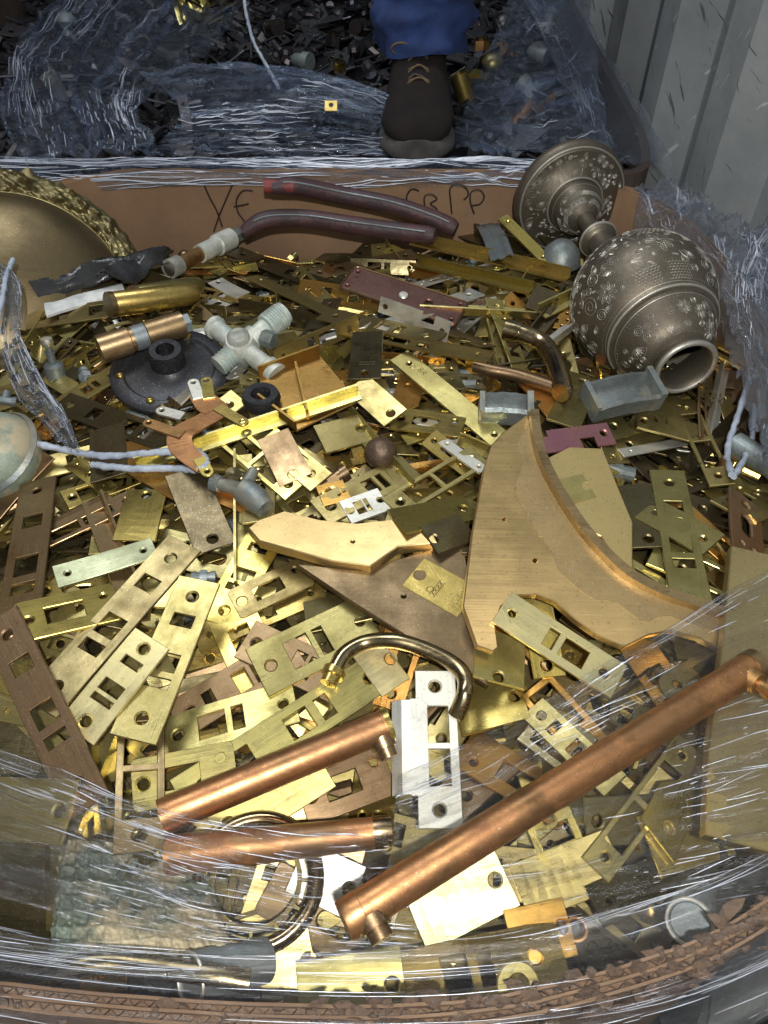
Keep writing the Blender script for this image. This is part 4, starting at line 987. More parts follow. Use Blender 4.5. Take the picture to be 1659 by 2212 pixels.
# two dark sheaths before the far wall
for i, (pa, R, lab) in enumerate((([(585, 402), (640, 398), (740, 418), (850, 440), (940, 470), (985, 492)], .0115, 'upper dark maroon sheathed hose before the far cardboard wall'), ([(525, 492), (575, 465), (660, 462), (760, 476), (880, 492), (940, 500)], .0115, 'lower dark maroon sheathed hose with a pale seam'))):
    pts = [onY(x, y+4+6*i, 1.02-.03*i-.012*abs(k-2)) for k, (x, y) in enumerate(pa)]
    sp_ = smoothpath(pts, 8); c = sp_[0].copy(); root = empty('hose', c); mb = MB(); n_ = len(sp_)
    mb.tube([p-c for p in sp_], [R*(.65+.35*min(1, k/6, (n_-1-k)/5+.4)) for k in range(n_)], 16); mb.build('sheath', M['hose'], root, 60)
    tag(root, lab, 'hose')
    mb = MB(); mb.tube([p-c+Vector((0, -R*.75, R*.75)) for p in sp_[5:-4]], .0012, 5); mb.build('seam', M['grey'], root)
LAND.append((740, 440, 'maroon hoses'))
c = onY(600, 402, .998); mb = MB(); mb.tube([Vector((-.018, 0, 0)), Vector((.02, .004, -.002))], .0085, 12); o = mb.build('tape_roll', M['red'], smooth=50); o.location = c; tag(o, 'small red taped end on the upper maroon hose', 'tape')
# black sheet edge arc
root, sp_ = tubepath([(530, 520), (600, 498), (680, 495), (760, 505), (860, 520)], .002, 'wire', 'thin pale wire arcing below the maroon hoses', 'wire', 'grey', lifts=[.01]*5)
# copper pipe with crusted coupling on the far left
P1, P2, cc, pl = rod([(365, 582), (528, 500)], .011, .004); c = P1.copy(); d = P2-P1; root = empty('copper_pipe', c)
mb = MB(); mb.tube([(0, 0, 0), d*.5], .0095, 18); mb.build('pipe', M['copper'], root, 50)
mb = MB(); mb.tube([d*.38, d*.6, d*.61, d*.8], [.012, .012, .0145, .0145], 18); mb.build('crusted_coupling', M['valve'], root, 40)
mb = MB(); mb.tube([d*.8, d], [.0105, .0105], 6); mb.build('hex_end', M['patina'], root)
mb = MB(); mb.tube([d*0, d*.12], [.0125, .0125], 18); mb.build('end_ring', M['valve'], root, 40)
tag(root, 'copper pipe with white crusted coupling before the far cardboard wall', 'pipe'); LAND.append((450, 540, 'crusted copper pipe'))
P1, P2, cc, pl = rod([(215, 755), (395, 700)], .012, .0); c = P1.copy(); d = P2-P1; root = empty('copper_pipe', c)
mb = MB(); mb.tube([(0, 0, 0), d*.35, d*.36, d*.55, d*.56, d], [.015, .015, .013, .013, .0145, .0145], 18); mb.build('pipe', M['brown'], root, 40)
mb = MB(); mb.tube([d*.4, d*.55], [.0138, .0138], 18); mb.build('silver_band', M['grey'], root, 40)
mb = MB(); mb.tube([d*1.0, d*1.08], [.011, .011], 6); mb.build('hex_end', M['grey'], root)
tag(root, 'dark copper pipe with grey band above the black flange', 'pipe')
# valve stem
c = place_at(118, 800, 4); root = empty('valve_stem', M=zbasis(c, (.0, .2, 1))); tag(root, 'small upright valve stem with clear top at the far left', 'valve stem')
mb = MB(); mb.lathe([(.011, -.01), (.011, .006), (.008, .009), (.0045, .010), (.0045, .020), (.006, .021), (.006, .023), (.0035, .024), (.0035, .03)], 20); mb.build('stem', M['grey'], root, 30)
mb = MB(); mb.lathe([(.003, .028), (.0062, .03), (.007, .034), (.0062, .038), (0, .039)], 20); mb.build('cap', M['nickel'], root, 60)
# blue grey tap
c = place_at(520, 1070, 4)+Vector((0, 0, .008)); root = empty('small_tap', M=basis(c, (.9, -.35, .05), (0, 0, 1))); tag(root, 'small blue grey corroded tap left of the crusted pale plate', 'tap')
mb = MB(); mb.tube([(-.028, 0, 0), (-.02, 0, 0), (-.019, 0, 0), (.0, 0, 0), (.004, 0, 0), (.02, -.006, -.002), (.032, -.012, -.004)], [.008, .008, .006, .007, .012, .012, .009], 16); mb.build('body', M['patina'], root, 50)
mb = MB(); mb.tube([(.004, 0, 0), (.002, .024, .002)], [.006, .005], 12); mb.build('lever', M['patina'], root, 50)
# ------------------------------------------------------------------ patina trough and bar
def trough(pA, pB, wd, name, label, bend, tone, land=None, zr=6, lift=.0):
    a = place_at(*pA, zr); b = place_at(*pB, zr); z = max(a.z, b.z)+lift; A = at(*pA, z); B = at(*pB, z); L = (B-A).length
    root = empty(name, M=basis((A+B)/2, B-A, (0, -.25, 1))); mb = MB(); n = 14; vs = []
    for i in range(n+1):
        t = i/n-.5; zb = -bend*4*t*t
        for (y, h) in ((-wd/2, .010), (-wd/2+.004, .012), (-wd/2+.008, .002), (wd/2-.008, .002), (wd/2-.004, .012), (wd/2, .010), (wd/2, -.010), (-wd/2, -.010)):
            vs.append((t*L, y, h+zb+.0012*noise.noise((t*9, y*90, h*70))))
    mb.add(vs, [(i*8+k, i*8+(k+1) % 8, (i+1)*8+(k+1) % 8, (i+1)*8+k) for i in range(n) for k in range(8)]+[tuple(range(7, -1, -1)), tuple(n*8+k for k in range(8))])
    mb.build('trough', M[tone], root, 25)
    mb = MB(); mb.box((L/2+.001, 0, .001), (.006, wd*1.04, .026)); mb.build('end_wall', M[tone], root)
    mb = MB(); mb.box((-L/2, 0, .0), (.005, wd*.98, .022)); mb.build('end_wall', M[tone], root)
    tag(root, label, 'trough'); disc_stamp(root.matrix_basis.translation, wd*.5, z+.004, root)
    if land: LAND.append(((pA[0]+pB[0])/2, (pA[1]+pB[1])/2, land))
trough((1275, 866), (1408, 840), .036, 'metal_trough', 'blue green corroded metal trough in front of the vase', .004, 'patina', land='blue green trough', lift=.006)
trough((1040, 880), (1140, 885), .024, 'metal_trough', 'grey corroded trough piece left of the orange gold sheet', .002, 'patina')
# ------------------------------------------------------------------ dark folded sheet, brass caps, white strip on the left
def crumple(name, px, zlift, label, cat, tone, seed, thick=.0015, amp=.006, nu=16, nv=8):
    (a, b, c_, d) = px; mb = MB(); vs = []
    zz = [place_at(x, y, 3).z+zl for (x, y), zl in zip(px, zlift)]; Q = [at(x, y, z) for (x, y), z in zip(px, zz)]; org = Q[0]
    for s in (0, -thick):
        for j in range(nv+1):
            for i in range(nu+1):
                u, v = i/nu, j/nv; p = (Q[0]*(1-u)+Q[1]*u)*(1-v)+(Q[3]*(1-u)+Q[2]*u)*v
                p = p+Vector((0, 0, s+amp*noise.noise((u*3+seed, v*2.5, seed))+amp*1.3*math.sin(v*PI)+amp*.4*noise.noise((u*12, v*9, seed+5))))
                vs.append(p-org)
    w = nu+1; n0 = w*(nv+1)
    mb.add(vs, [f for j in range(nv) for i in range(nu) for f in ((j*w+i, j*w+i+1, (j+1)*w+i+1, (j+1)*w+i), (n0+j*w+i, n0+(j+1)*w+i, n0+(j+1)*w+i+1, n0+j*w+i+1))]
           +[(j*w, (j+1)*w, n0+(j+1)*w, n0+j*w) for j in range(nv)]+[(j*w+nu, n0+j*w+nu, n0+(j+1)*w+nu, (j+1)*w+nu) for j in range(nv)]
           +[(i, n0+i, n0+i+1, i+1) for i in range(nu)]+[(nv*w+i, nv*w+i+1, n0+nv*w+i+1, n0+nv*w+i) for i in range(nu)])
    o = mb.build(name, M[tone], smooth=60); o.location = org; tag(o, label, cat); return o
crumple('black_wrapper', [(60, 618), (375, 541), (300, 580), (85, 650)], [.02, .03, .02, .01], 'glossy black crumpled wrapper below the brass bowl', 'wrapper', 'sheath', 3, .003, .012)
crumple('black_wrapper', [(205, 592), (372, 543), (352, 566), (275, 618)], [.03, .035, .02, .02], 'folded black wrapper pointing right from the brass bowl', 'wrapper', 'sheath', 9, .003, .010)
crumple('painted_strip', [(95, 655), (262, 612), (270, 628), (100, 682)], [.012, .014, .01, .008], 'brass strip with flaking white paint below the black wrapper', 'painted strip', 'white', 5, .003, .002)
for (pp, R, lab, tone) in (([(238, 658), (432, 632)], .014, 'polished brass sleeve with rounded end on the left', 'gold'), ([(290, 640), (440, 615)], .012, 'dark brass sleeve just behind the polished sleeve', 'olive')):
    P1, P2, cc, pl = rod(pp, R); root = empty('brass_sleeve', P1); d = P2-P1
    mb = MB(); mb.tube([d*t for t in (0, .02, .8, .86, .92, .96, .985, 1)], [R*.9, R, R, R*.97, R*.85, R*.65, R*.4, R*.05], 22); mb.build('sleeve', M[tone], root, 60); tag(root, lab, 'brass sleeve')
    mb = MB(); mb.tube([d*-.02, d*.03], [R*1.04, R*1.04], 22); mb.build('end_band', M['brown'], root, 40)
LAND.append((340, 645, 'polished brass sleeve'))
# ------------------------------------------------------------------ large brass bowl with ornate rim
bc = at(55, 520, .02); ax = Vector((-.30, .02, -.2)); 
bowlM = zbasis(Vector((-.462, .848, -.030)), Vector((.42, -.60, .70))) @ Matrix.Scale(.93, 4)
root = empty('brass_bowl', M=bowlM); tag(root, 'large dented brass bowl with ornate relief rim at the upper left', 'bowl'); LAND.append((110, 500, 'brass bowl'))
def dent(p, r_, h, a):
    q = math.hypot(p.x-.070, p.y+.052); return p-Vector((0, 0, .012*math.exp(-(q/.016)**2)))+Vector((0, 0, .002*noise.noise(p*14)))
mb = MB(); mb.lathe([(0, .072)]+[(.150*math.sin(k*PI/2/30), .072*math.cos(k*PI/2/30)) for k in range(1, 31)]+[(.152, -.002), (.149, -.003)], 96, disp=dent); mb.build('dome', M['bowl'], root, 60)
def relief(p, r_, h, a):
    k = (r_-.150)/.036
    if 0.05 < k < 1.0:
        v = noise.noise((p.x*55, p.y*55, 1))*.006+noise.noise((p.x*120, p.y*120, 4))*.006; return p+Vector((0, 0, abs(v)*1.6))+Vector((p.x, p.y, 0))*(.25*noise.noise((a*9, 2, k)) if k > .9 else 0)*.3
    return p
mb = MB(); mb.lathe([(.151, -.002)]+[(.151+.036*k/22, -.001-.006*k/22+.006*math.sin(k/22*PI)) for k in range(1, 23)]+[(.187, -.012), (.152, -.010)], 300, disp=relief); mb.build('ornate_rim', M['bowl'], root, 60)
mb = MB(); mb.lathe([(.1525+.0022*math.cos(k*PI/4), .0015+.0022*math.sin(k*PI/4)) for k in range(9)], 96); mb.build('bead_ring', M['bowl'], root, 60)
jj, ii = cells(circ(-.455, .85, .17, 24)); H[jj, ii] = np.maximum(H[jj, ii], .02)
# verdigris vessel on the left edge
c = place_at(20, 985, 6); root = empty('green_vessel', M=zbasis(c+Vector((-.012, 0, .0)), (-.3, -.3, 1))); tag(root, 'green corroded round vessel at the left edge under the wrapped wire', 'vessel')
mb = MB(); mb.lathe([(0, .036), (.02, .034), (.036, .024), (.044, .006), (.042, -.012), (.03, -.026)], 32); mb.build('body', M['verdigris'], root, 60)
mb = MB(); mb.lathe([(.044, .002), (.0475, .004), (.044, .008)], 32); mb.build('rim', M['patina'], root, 50)
# ------------------------------------------------------------------ engraved vase lying on its side
VC = Vector((.292, .768, .022)); VAX = Vector((.17, -.985, -.03)).normalized()
RG = .080
def vprof():
    p = [(.064, -.262), (.0725, -.262), (.0750, -.258), (.0750, -.250), (.0725, -.246), (.0705, -.244), (.0695, -.2425), (.0675, -.242)]
    for k in range(9): t = k/8; p.append((.0665-.028*t, -.241+.011*t-.003*math.sin(t*PI)))     # engraved foot face
    p += [(.0375, -.2295), (.0365, -.2310), (.0350, -.2290)]
    for k in range(9): t = k/8; p.append((.0345*math.cos(t*PI/2*.80)+.0, -.2285+.038*math.sin(t*PI/2*.80)))   # inner dome
    p += [(.0105, -.180), (.0105, -.150), (.0125, -.147), (.0200, -.146), (.0225, -.1435), (.0225, -.1400), (.0200, -.1375), (.0180, -.137), (.0155, -.1345), (.0145, -.118), (.0170, -.102), (.0220, -.0925), (.0255, -.0905), (.0255, -.0875), (.0240, -.0855)]
    a0 = math.asin(.0262/RG)
    for k in range(27):
        a = a0+(math.radians(133)-a0)*k/26; p.append((RG*math.sin(a), -RG*math.cos(a)))
    p += [(.0600, .0565), (.0612, .0585), (.0600, .0605), (.0580, .0610)]
    for k in range(9):
        t = k/8; p.append((.0570-.030*t, .0612+.040*t+.010*math.sin(t*PI)))
    p += [(.0265, .1015), (.0265, .105), (.0300, .107), (.0325, .110), (.0330, .114), (.0310, .1175), (.0285, .1180), (.0270, .1165), (.0255, .112), (.024, .10), (.03, .085), (.04, .07)]
    return p
VP = vprof()
vroot = empty('engraved_vase', M=zbasis(VC, VAX, (0, 0, 1))); tag(vroot, 'large engraved dull brass vase with round belly and disc foot lying on its side', 'vase'); LAND += [(1385, 665, 'vase belly'), (1205, 415, 'vase foot'), (1475, 800, 'vase mouth')]
mb = MB(); mb.lathe(VP, 96); mb.build('body', M['vase'], vroot, 35)
for (r_, h, q) in ((.0705, -.2425, .0014), (.0372, -.2298, .0013), (.0225, -.1418, .0020), (.0255, -.089, .0014), (.0608, .0585, .0017), (.0305, .1165, .0030)):
    ringm = MB(); ringm.lathe([(r_+q*math.cos(k*PI/4), h+q*math.sin(k*PI/4)) for k in range(9)], 72); ringm.build('raised_ring', M['vase_line'], vroot, 60)
def vsurf(seg):
    """polyline (arc length, radius, height) along part of the profile"""
    ps = [p for p in VP if seg(p)]; s = [0]
    for a, b in zip(ps, ps[1:]): s.append(s[-1]+math.hypot(b[0]-a[0], b[1]-a[1]))
    return ps, s
globe = vsurf(lambda p: abs(math.hypot(p[0], p[1])-RG) < 1e-4)
shoulder = (VP[-21-0:-12], None)
i_s = next(i for i, p in enumerate(VP) if abs(p[0]-.0570) < 1e-6); sh = VP[i_s:i_s+9]; s_ = [0]
for a, b in zip(sh, sh[1:]): s_.append(s_[-1]+math.hypot(b[0]-a[0], b[1]-a[1]))
shoulder = (sh, s_)
i_f = next(i for i, p in enumerate(VP) if abs(p[0]-.0665) < 1e-6); fo = VP[i_f:i_f+9]; s_ = [0]
for a, b in zip(fo, fo[1:]): s_.append(s_[-1]+math.hypot(b[0]-a[0], b[1]-a[1]))
foot = (fo, s_)
i_d = next(i for i, p in enumerate(VP) if abs(p[0]-.0345) < 1e-6); do = VP[i_d:i_d+9]; s_ = [0]
for a, b in zip(do, do[1:]): s_.append(s_[-1]+math.hypot(b[0]-a[0], b[1]-a[1]))
dome = (do, s_)
def on(surf, th, s, lift=.0001):
    ps, ss = surf; s = min(max(s, 0), ss[-1]-1e-6)
    k = max(0, min(len(ss)-2, int(np.searchsorted(ss, s, side='right'))-1)); t = (s-ss[k])/(ss[k+1]-ss[k]); r_ = ps[k][0]*(1-t)+ps[k+1][0]*t; h = ps[k][1]*(1-t)+ps[k+1][1]*t
    dr, dh = ps[k+1][0]-ps[k][0], ps[k+1][1]-ps[k][1]; l = math.hypot(dr, dh); r2 = r_+dh/l*lift; h2 = h-dr/l*lift
    return Vector((r2*math.cos(th), r2*math.sin(th), h2)), r_
def motif(kind, q, rr_):
    L_ = []
    if kind == 'flower':
        for k in range(9):
            a = k*2*PI/9+q; L_.append([(t*math.cos(a+d), t*math.sin(a+d)) for t, d in ((.25, 0), (.55, .28), (.8, .20), (1, 0), (.8, -.20), (.55, -.28), (.25, 0))]); L_.append([(.35*math.cos(a), .35*math.sin(a)), (.8*math.cos(a), .8*math.sin(a))])
        L_.append([(.2*math.cos(k*PI/4), .2*math.sin(k*PI/4)) for k in range(9)])
    elif kind == 'spiral':
        L_.append([((.08+.9*k/26)*math.cos(k*.55*q+rr_), (.08+.9*k/26)*math.sin(k*.55*q+rr_)) for k in range(27)])
    elif kind == 'fan':
        for k in range(7):
            a = rr_-1.1+k*.37; L_.append([(t*math.cos(a+d), t*math.sin(a+d)) for t, d in ((.15, 0), (.6, .12), (1, 0), (.6, -.12), (.15, 0))])
        L_.append([(1.15*math.cos(rr_-1.2+k*.2), 1.15*math.sin(rr_-1.2+k*.2)) for k in range(13)])
    elif kind == 'sprig':
        L_.append([(t, .25*math.sin(t*2.2)) for t in (0, .25, .5, .75, 1)])
        for k in range(6):
            t = .15+k*.15
            for sg in (-1, 1): L_.append([(t, .25*math.sin(t*2.2)), (t+.12, .25*math.sin(t*2.2)+sg*.22)])
        c_, s__ = math.cos(rr_), math.sin(rr_); L_ = [[(x*c_-y*s__, x*s__+y*c_) for x, y in l] for l in L_]
    elif kind == 'scales':
        for a in range(-3, 4):
            for b in range(-3, 4):
                L_.append([(a*.3+(b % 2)*.15+.13*math.cos(k*PI/4), b*.26+.13*math.sin(k*PI/4)) for k in range(5)])
    elif kind == 'grapes':
        for a in range(4):
            for b in range(4-a):
                cx, cy = (b-(3-a)/2)*.5, -a*.42+.5; L_.append([(cx+.22*math.cos(k*PI/4), cy+.22*math.sin(k*PI/4)) for k in range(9)])
    elif kind == 'hatch':
        for k in range(9): L_.append([(-1+k*.25, -.5), (-1+k*.25+.2, .5)])
    return L_
em = MB(); er = random.Random(21)
def put(surf, th, s, kind, size, rad=.00030):
    _, r0 = on(surf, th, s)
    for l in motif(kind, er.choice((-1, 1)), er.uniform(0, 2*PI)):
        em.tube([on(surf, th+x*size/max(r0, .015), s+y*size, .00012)[0] for x, y in l], rad, 4, False)
def ringl(surf, s, rad=.0004, n=90, wav=0, wn=20):
    em.tube([on(surf, k*2*PI/n, s+wav*math.sin(k*2*PI/n*wn))[0] for k in range(n+1)], rad, 4, False)
def beads(surf, s, n, rad=.0007):
    for k in range(n):
        p, _ = on(surf, k*2*PI/n, s, .0001); em.lathe([(rad, 0), (rad*.7, rad*.6), (0, rad)], 6, zbasis(p, (p.x, p.y, p.z*.3)))
GL = globe[1][-1]
ringl(globe, .006); ringl(globe, GL-.004); beads(globe, GL-.008, 110, .0004); beads(globe, .010, 60, .0004)
placed = []
for k in range(2600):
    th = er.uniform(0, 2*PI); s = er.uniform(.016, GL-.016); size = er.choice((.017, .012, .009, .007, .005)); _, r0 = on(globe, th, s)
    ok = all(math.hypot(min(abs(th-t2), 2*PI-abs(th-t2))*r0, s-s2) > (size+z2)*.80 for t2, s2, z2 in placed)
    if ok: placed.append((th, s, size)); put(globe, th, s, 'flower' if size > .011 and er.random() < .45 else er.choice(('fan', 'scales', 'fan', 'spiral')) if size > .008 else er.choice(('spiral', 'spiral', 'sprig', 'fan')), size)
for j in range(6):            # pointed cartouches round the belly
    t0 = j*PI/3+.3
    for w in (.0, .0016, .0036):
        pts = [on(globe, t0+u*(.40-w*8), .030+w+(1-abs(u))*(.062-w))[0] for u in [i/12 for i in range(-12, 13)]]; em.tube(pts, .0004, 4, False)
ringl(shoulder, .004, .0004); beads(shoulder, .007, 80, .0004); beads(shoulder, shoulder[1][-1]-.006, 50, .0004)
placed = []
for k in range(400):
    th = er.uniform(0, 2*PI); s = er.uniform(.012, shoulder[1][-1]-.010); size = er.choice((.011, .008, .006, .004)); _, r0 = on(shoulder, th, s)
    if all(math.hypot(min(abs(th-t2), 2*PI-abs(th-t2))*r0, s-s2) > (size+z2)*.95 for t2, s2, z2 in placed): placed.append((th, s, size)); put(shoulder, th, s, er.choice(('grapes', 'flower', 'spiral', 'fan')) if size > .007 else 'spiral', size)
placed = []
for k in range(700):
    th = er.uniform(0, 2*PI); s = er.uniform(.004, foot[1][-1]-.004); size = er.choice((.009, .007, .005, .0035)); _, r0 = on(foot, th, s)
    if all(math.hypot(min(abs(th-t2), 2*PI-abs(th-t2))*r0, s-s2) > (size+z2)*.8 for t2, s2, z2 in placed): placed.append((th, s, size)); put(foot, th, s, er.choice(('sprig', 'flower', 'spiral', 'fan', 'spiral')), size)
for k in range(26):
    put(dome, k*2*PI/26, .022+.01*(k % 2), er.choice(('hatch', 'flower', 'fan')), .006)
ringl(dome, .034, .0004); ringl(dome, .008, .0003)
em.build('engraving', M['vase_line'], vroot)
for c_, R_, z_ in ((VC, .07, .06), (Vector((.245, 1.0, 0)), .06, .05)):
    jj, ii = cells(circ(c_.x, c_.y, R_, 20)); H[jj, ii] = np.maximum(H[jj, ii], z_)
c = place_at(1165, 560, 4); o = empty('blue_dome', c); 
COL.objects; bpy.data.objects.remove(o)
mb = MB(); mb.lathe([(.0, .022), (.012, .020), (.022, .010), (.026, -.006)], 28); o = mb.build('metal_dome', M['patina'], smooth=60); o.location = at(1212, 556, .0); tag(o, 'rounded blue grey cap tucked beside the neck of the vase', 'metal dome')
# upper heap odds beside the vase foot
crumple('bent_sheet', [(1015, 470), (1060, 470), (1110, 545), (1060, 560)], [.03, .03, .012, .012], 'dusty bent metal sheet left of the vase foot', 'bent sheet', 'grey', 12, .002, .006)
o = hero('small', 900, 460, 945, 520, 34, 'brown', 'brown plate with one hole leaning up at the far end of the heap', tilt=(-.1, .5), lift=.012)
hero('angle', 985, 505, 1130, 560, 22, 'dark', 'dark curved channel with small perforations left of the vase foot', lift=.006)
hero('strip', 1085, 470, 1185, 570, 16, 'gold', 'gold perforated strip leaning against the vase foot', tilt=(0, .3), lift=.006)
hero('small', 1145, 640, 1200, 660, 36, 'dark', 'dark folded tab plate left of the vase belly', tilt=(0, .35))
# ------------------------------------------------------------------ things near the front wall
# Greek key ring
gc = at(558, 1915, -.045); GR = .045
groot = empty('greek_key_ring', M=zbasis(gc+Vector((0, 0, .012)), (.02, -.10, 1))); tag(groot, 'round brass ring with pierced Greek key border beneath the short copper tubes', 'ring'); LAND.append((600, 1900, 'Greek key ring'))
mb = MB(); mb.lathe([(GR-.006+.0055*math.cos(k*PI/5), .0045*math.sin(k*PI/5)) for k in range(11)], 72); mb.build('outer_ring', M['chrome'], groot, 60)
mb = MB(); mb.lathe([(.027, -.001), (.030, -.001), (.030, .0015), (.027, .0015), (.027, -.001)], 60); mb.build('inner_ring', M['olive'], groot, 40)
mb = MB(); K_ = 12
for k in range(K_):
    a0 = k*2*PI/K_; key = [(0, 0), (0, 1), (.82, 1), (.82, .3), (.38, .3), (.38, .62), (.6, .62)]
    pth = [((.030+v*.0135)*math.cos(a0+u*2*PI/K_), (.030+v*.0135)*math.sin(a0+u*2*PI/K_)) for u, v in key]
    for (x1, y1), (x2, y2) in zip(pth, pth[1:]):
        A, B = Vector((x1, y1, 0)), Vector((x2, y2, 0)); mb.box((0, 0, 0), ((B-A).length+.0018, .0018, .0022), basis((A+B)/2+Vector((0, 0, .0003*(k % 2))), B-A, (0, 0, 1)))
mb.build('key_border', M['olive'], groot)
disc_stamp(gc, GR, gc.z+.016, groot)
# verdigris mesh block at the lower left
def gmap(u, v):
    a, b, c_, d = at(130, 1800, -.035), at(430, 1830, -.035), at(500, 2050, -.02), at(100, 2085, -.01)
    return (a*(1-u)+b*u)*(1-v)+(d*(1-u)+c_*u)*v
org = gmap(.5, .5); mb = MB(); nu, nv = 130, 100; vs = []
for s in (0, 1):
    for j in range(nv+1):
        for i in range(nu+1):
            u, v = i/nu, j/nv; p = gmap(u, v)-org
            g = .0026*max(abs(math.sin(u*34))**4, abs(math.sin(v*27))**4)+.0016*noise.noise((u*40, v*33, 6))+.004*noise.noise((u*5, v*5, 2)); e = min(u, 1-u, v, 1-v)
            p.z += (g-.004*max(0, 1-e*18)) if s == 0 else -.02
            vs.append(p)
w = nu+1; n0 = w*(nv+1)
mb.add(vs, [f for j in range(nv) for i in range(nu) for f in ((j*w+i, (j+1)*w+i, (j+1)*w+i+1, j*w+i+1), (n0+j*w+i, n0+j*w+i+1, n0+(j+1)*w+i+1, n0+(j+1)*w+i))]
       +[(j*w, n0+j*w, n0+(j+1)*w, (j+1)*w) for j in range(nv)]+[(j*w+nu, (j+1)*w+nu, n0+(j+1)*w+nu, n0+j*w+nu) for j in range(nv)]+[(i, i+1, n0+i+1, n0+i) for i in range(nu)]+[(nv*w+i, n0+nv*w+i, n0+nv*w+i+1, nv*w+i+1) for i in range(nu)])
o = mb.build('grid_block', M['verdigris'], smooth=60); o.location = org; tag(o, 'green grey corroded block with a grid surface under film at lower left', 'corroded block'); LAND.append((280, 1940, 'corroded grid block'))
jj, ii = cells([tuple(gmap(u, v))[:2] for u, v in ((0, 0), (1, 0), (1, 1), (0, 1))]); H[jj, ii] = np.maximum(H[jj, ii], -.02)
def capcyl(px, py, R, Ln, ax_, label, tone='grey', zz=-.005):
    c = at(px, py, zz); root = empty('grey_cylinder', M=zbasis(c, ax_)); mb = MB(); mb.lathe([(0, -.0005), (R*.80, -.0005), (R*.82, -.002), (R*.86, 0), (R, -.001), (R, -Ln*.3), (R*.9, -Ln*.32), (R*.9, -Ln), (0, -Ln)], 32); mb.build('barrel', M[tone], root, 35)
    m2 = MB(); m2.lathe([(R*.97+.0012*math.cos(k*PI/3), .0012*math.sin(k*PI/3)) for k in range(7)], 32); m2.build('rim', M['nickel'], root, 60); tag(root, label, 'cylinder'); return root
capcyl(412, 2118, .0145, .05, (-.75, -.35, .6), 'grey round-ended cylinder under film at the bottom left rim')
capcyl(1490, 1992, .0135, .06, (-.45, -.5, .8), 'grey flat-capped cylinder against the right of the front rim')
capcyl(1050, 2140, .0, .0, (0, 0, 1), '') if False else None
o = fitting('washer', zbasis(at(1120, 2130, .012), (.1, -.4, 1)), 'pale', ''); o.name = 'ring_washer'; tag(o, 'pale ring washer lying on the front rim', 'washer')
mb = MB(); mb.tube(smoothpath([(-.06, 0, 0), (-.03, .008, .006), (.0, .006, .002), (.04, -.004, .004), (.065, -.01, 0)], 6), .0062, 14, flat=.6); o = mb.build('polished_bar', M['chrome'], smooth=60); o.matrix_basis = basis(at(290, 2110, .0), (1, .12, 0), (0, 0, 1)); tag(o, 'dark polished bar with a bright glint at the bottom left rim', 'bar')
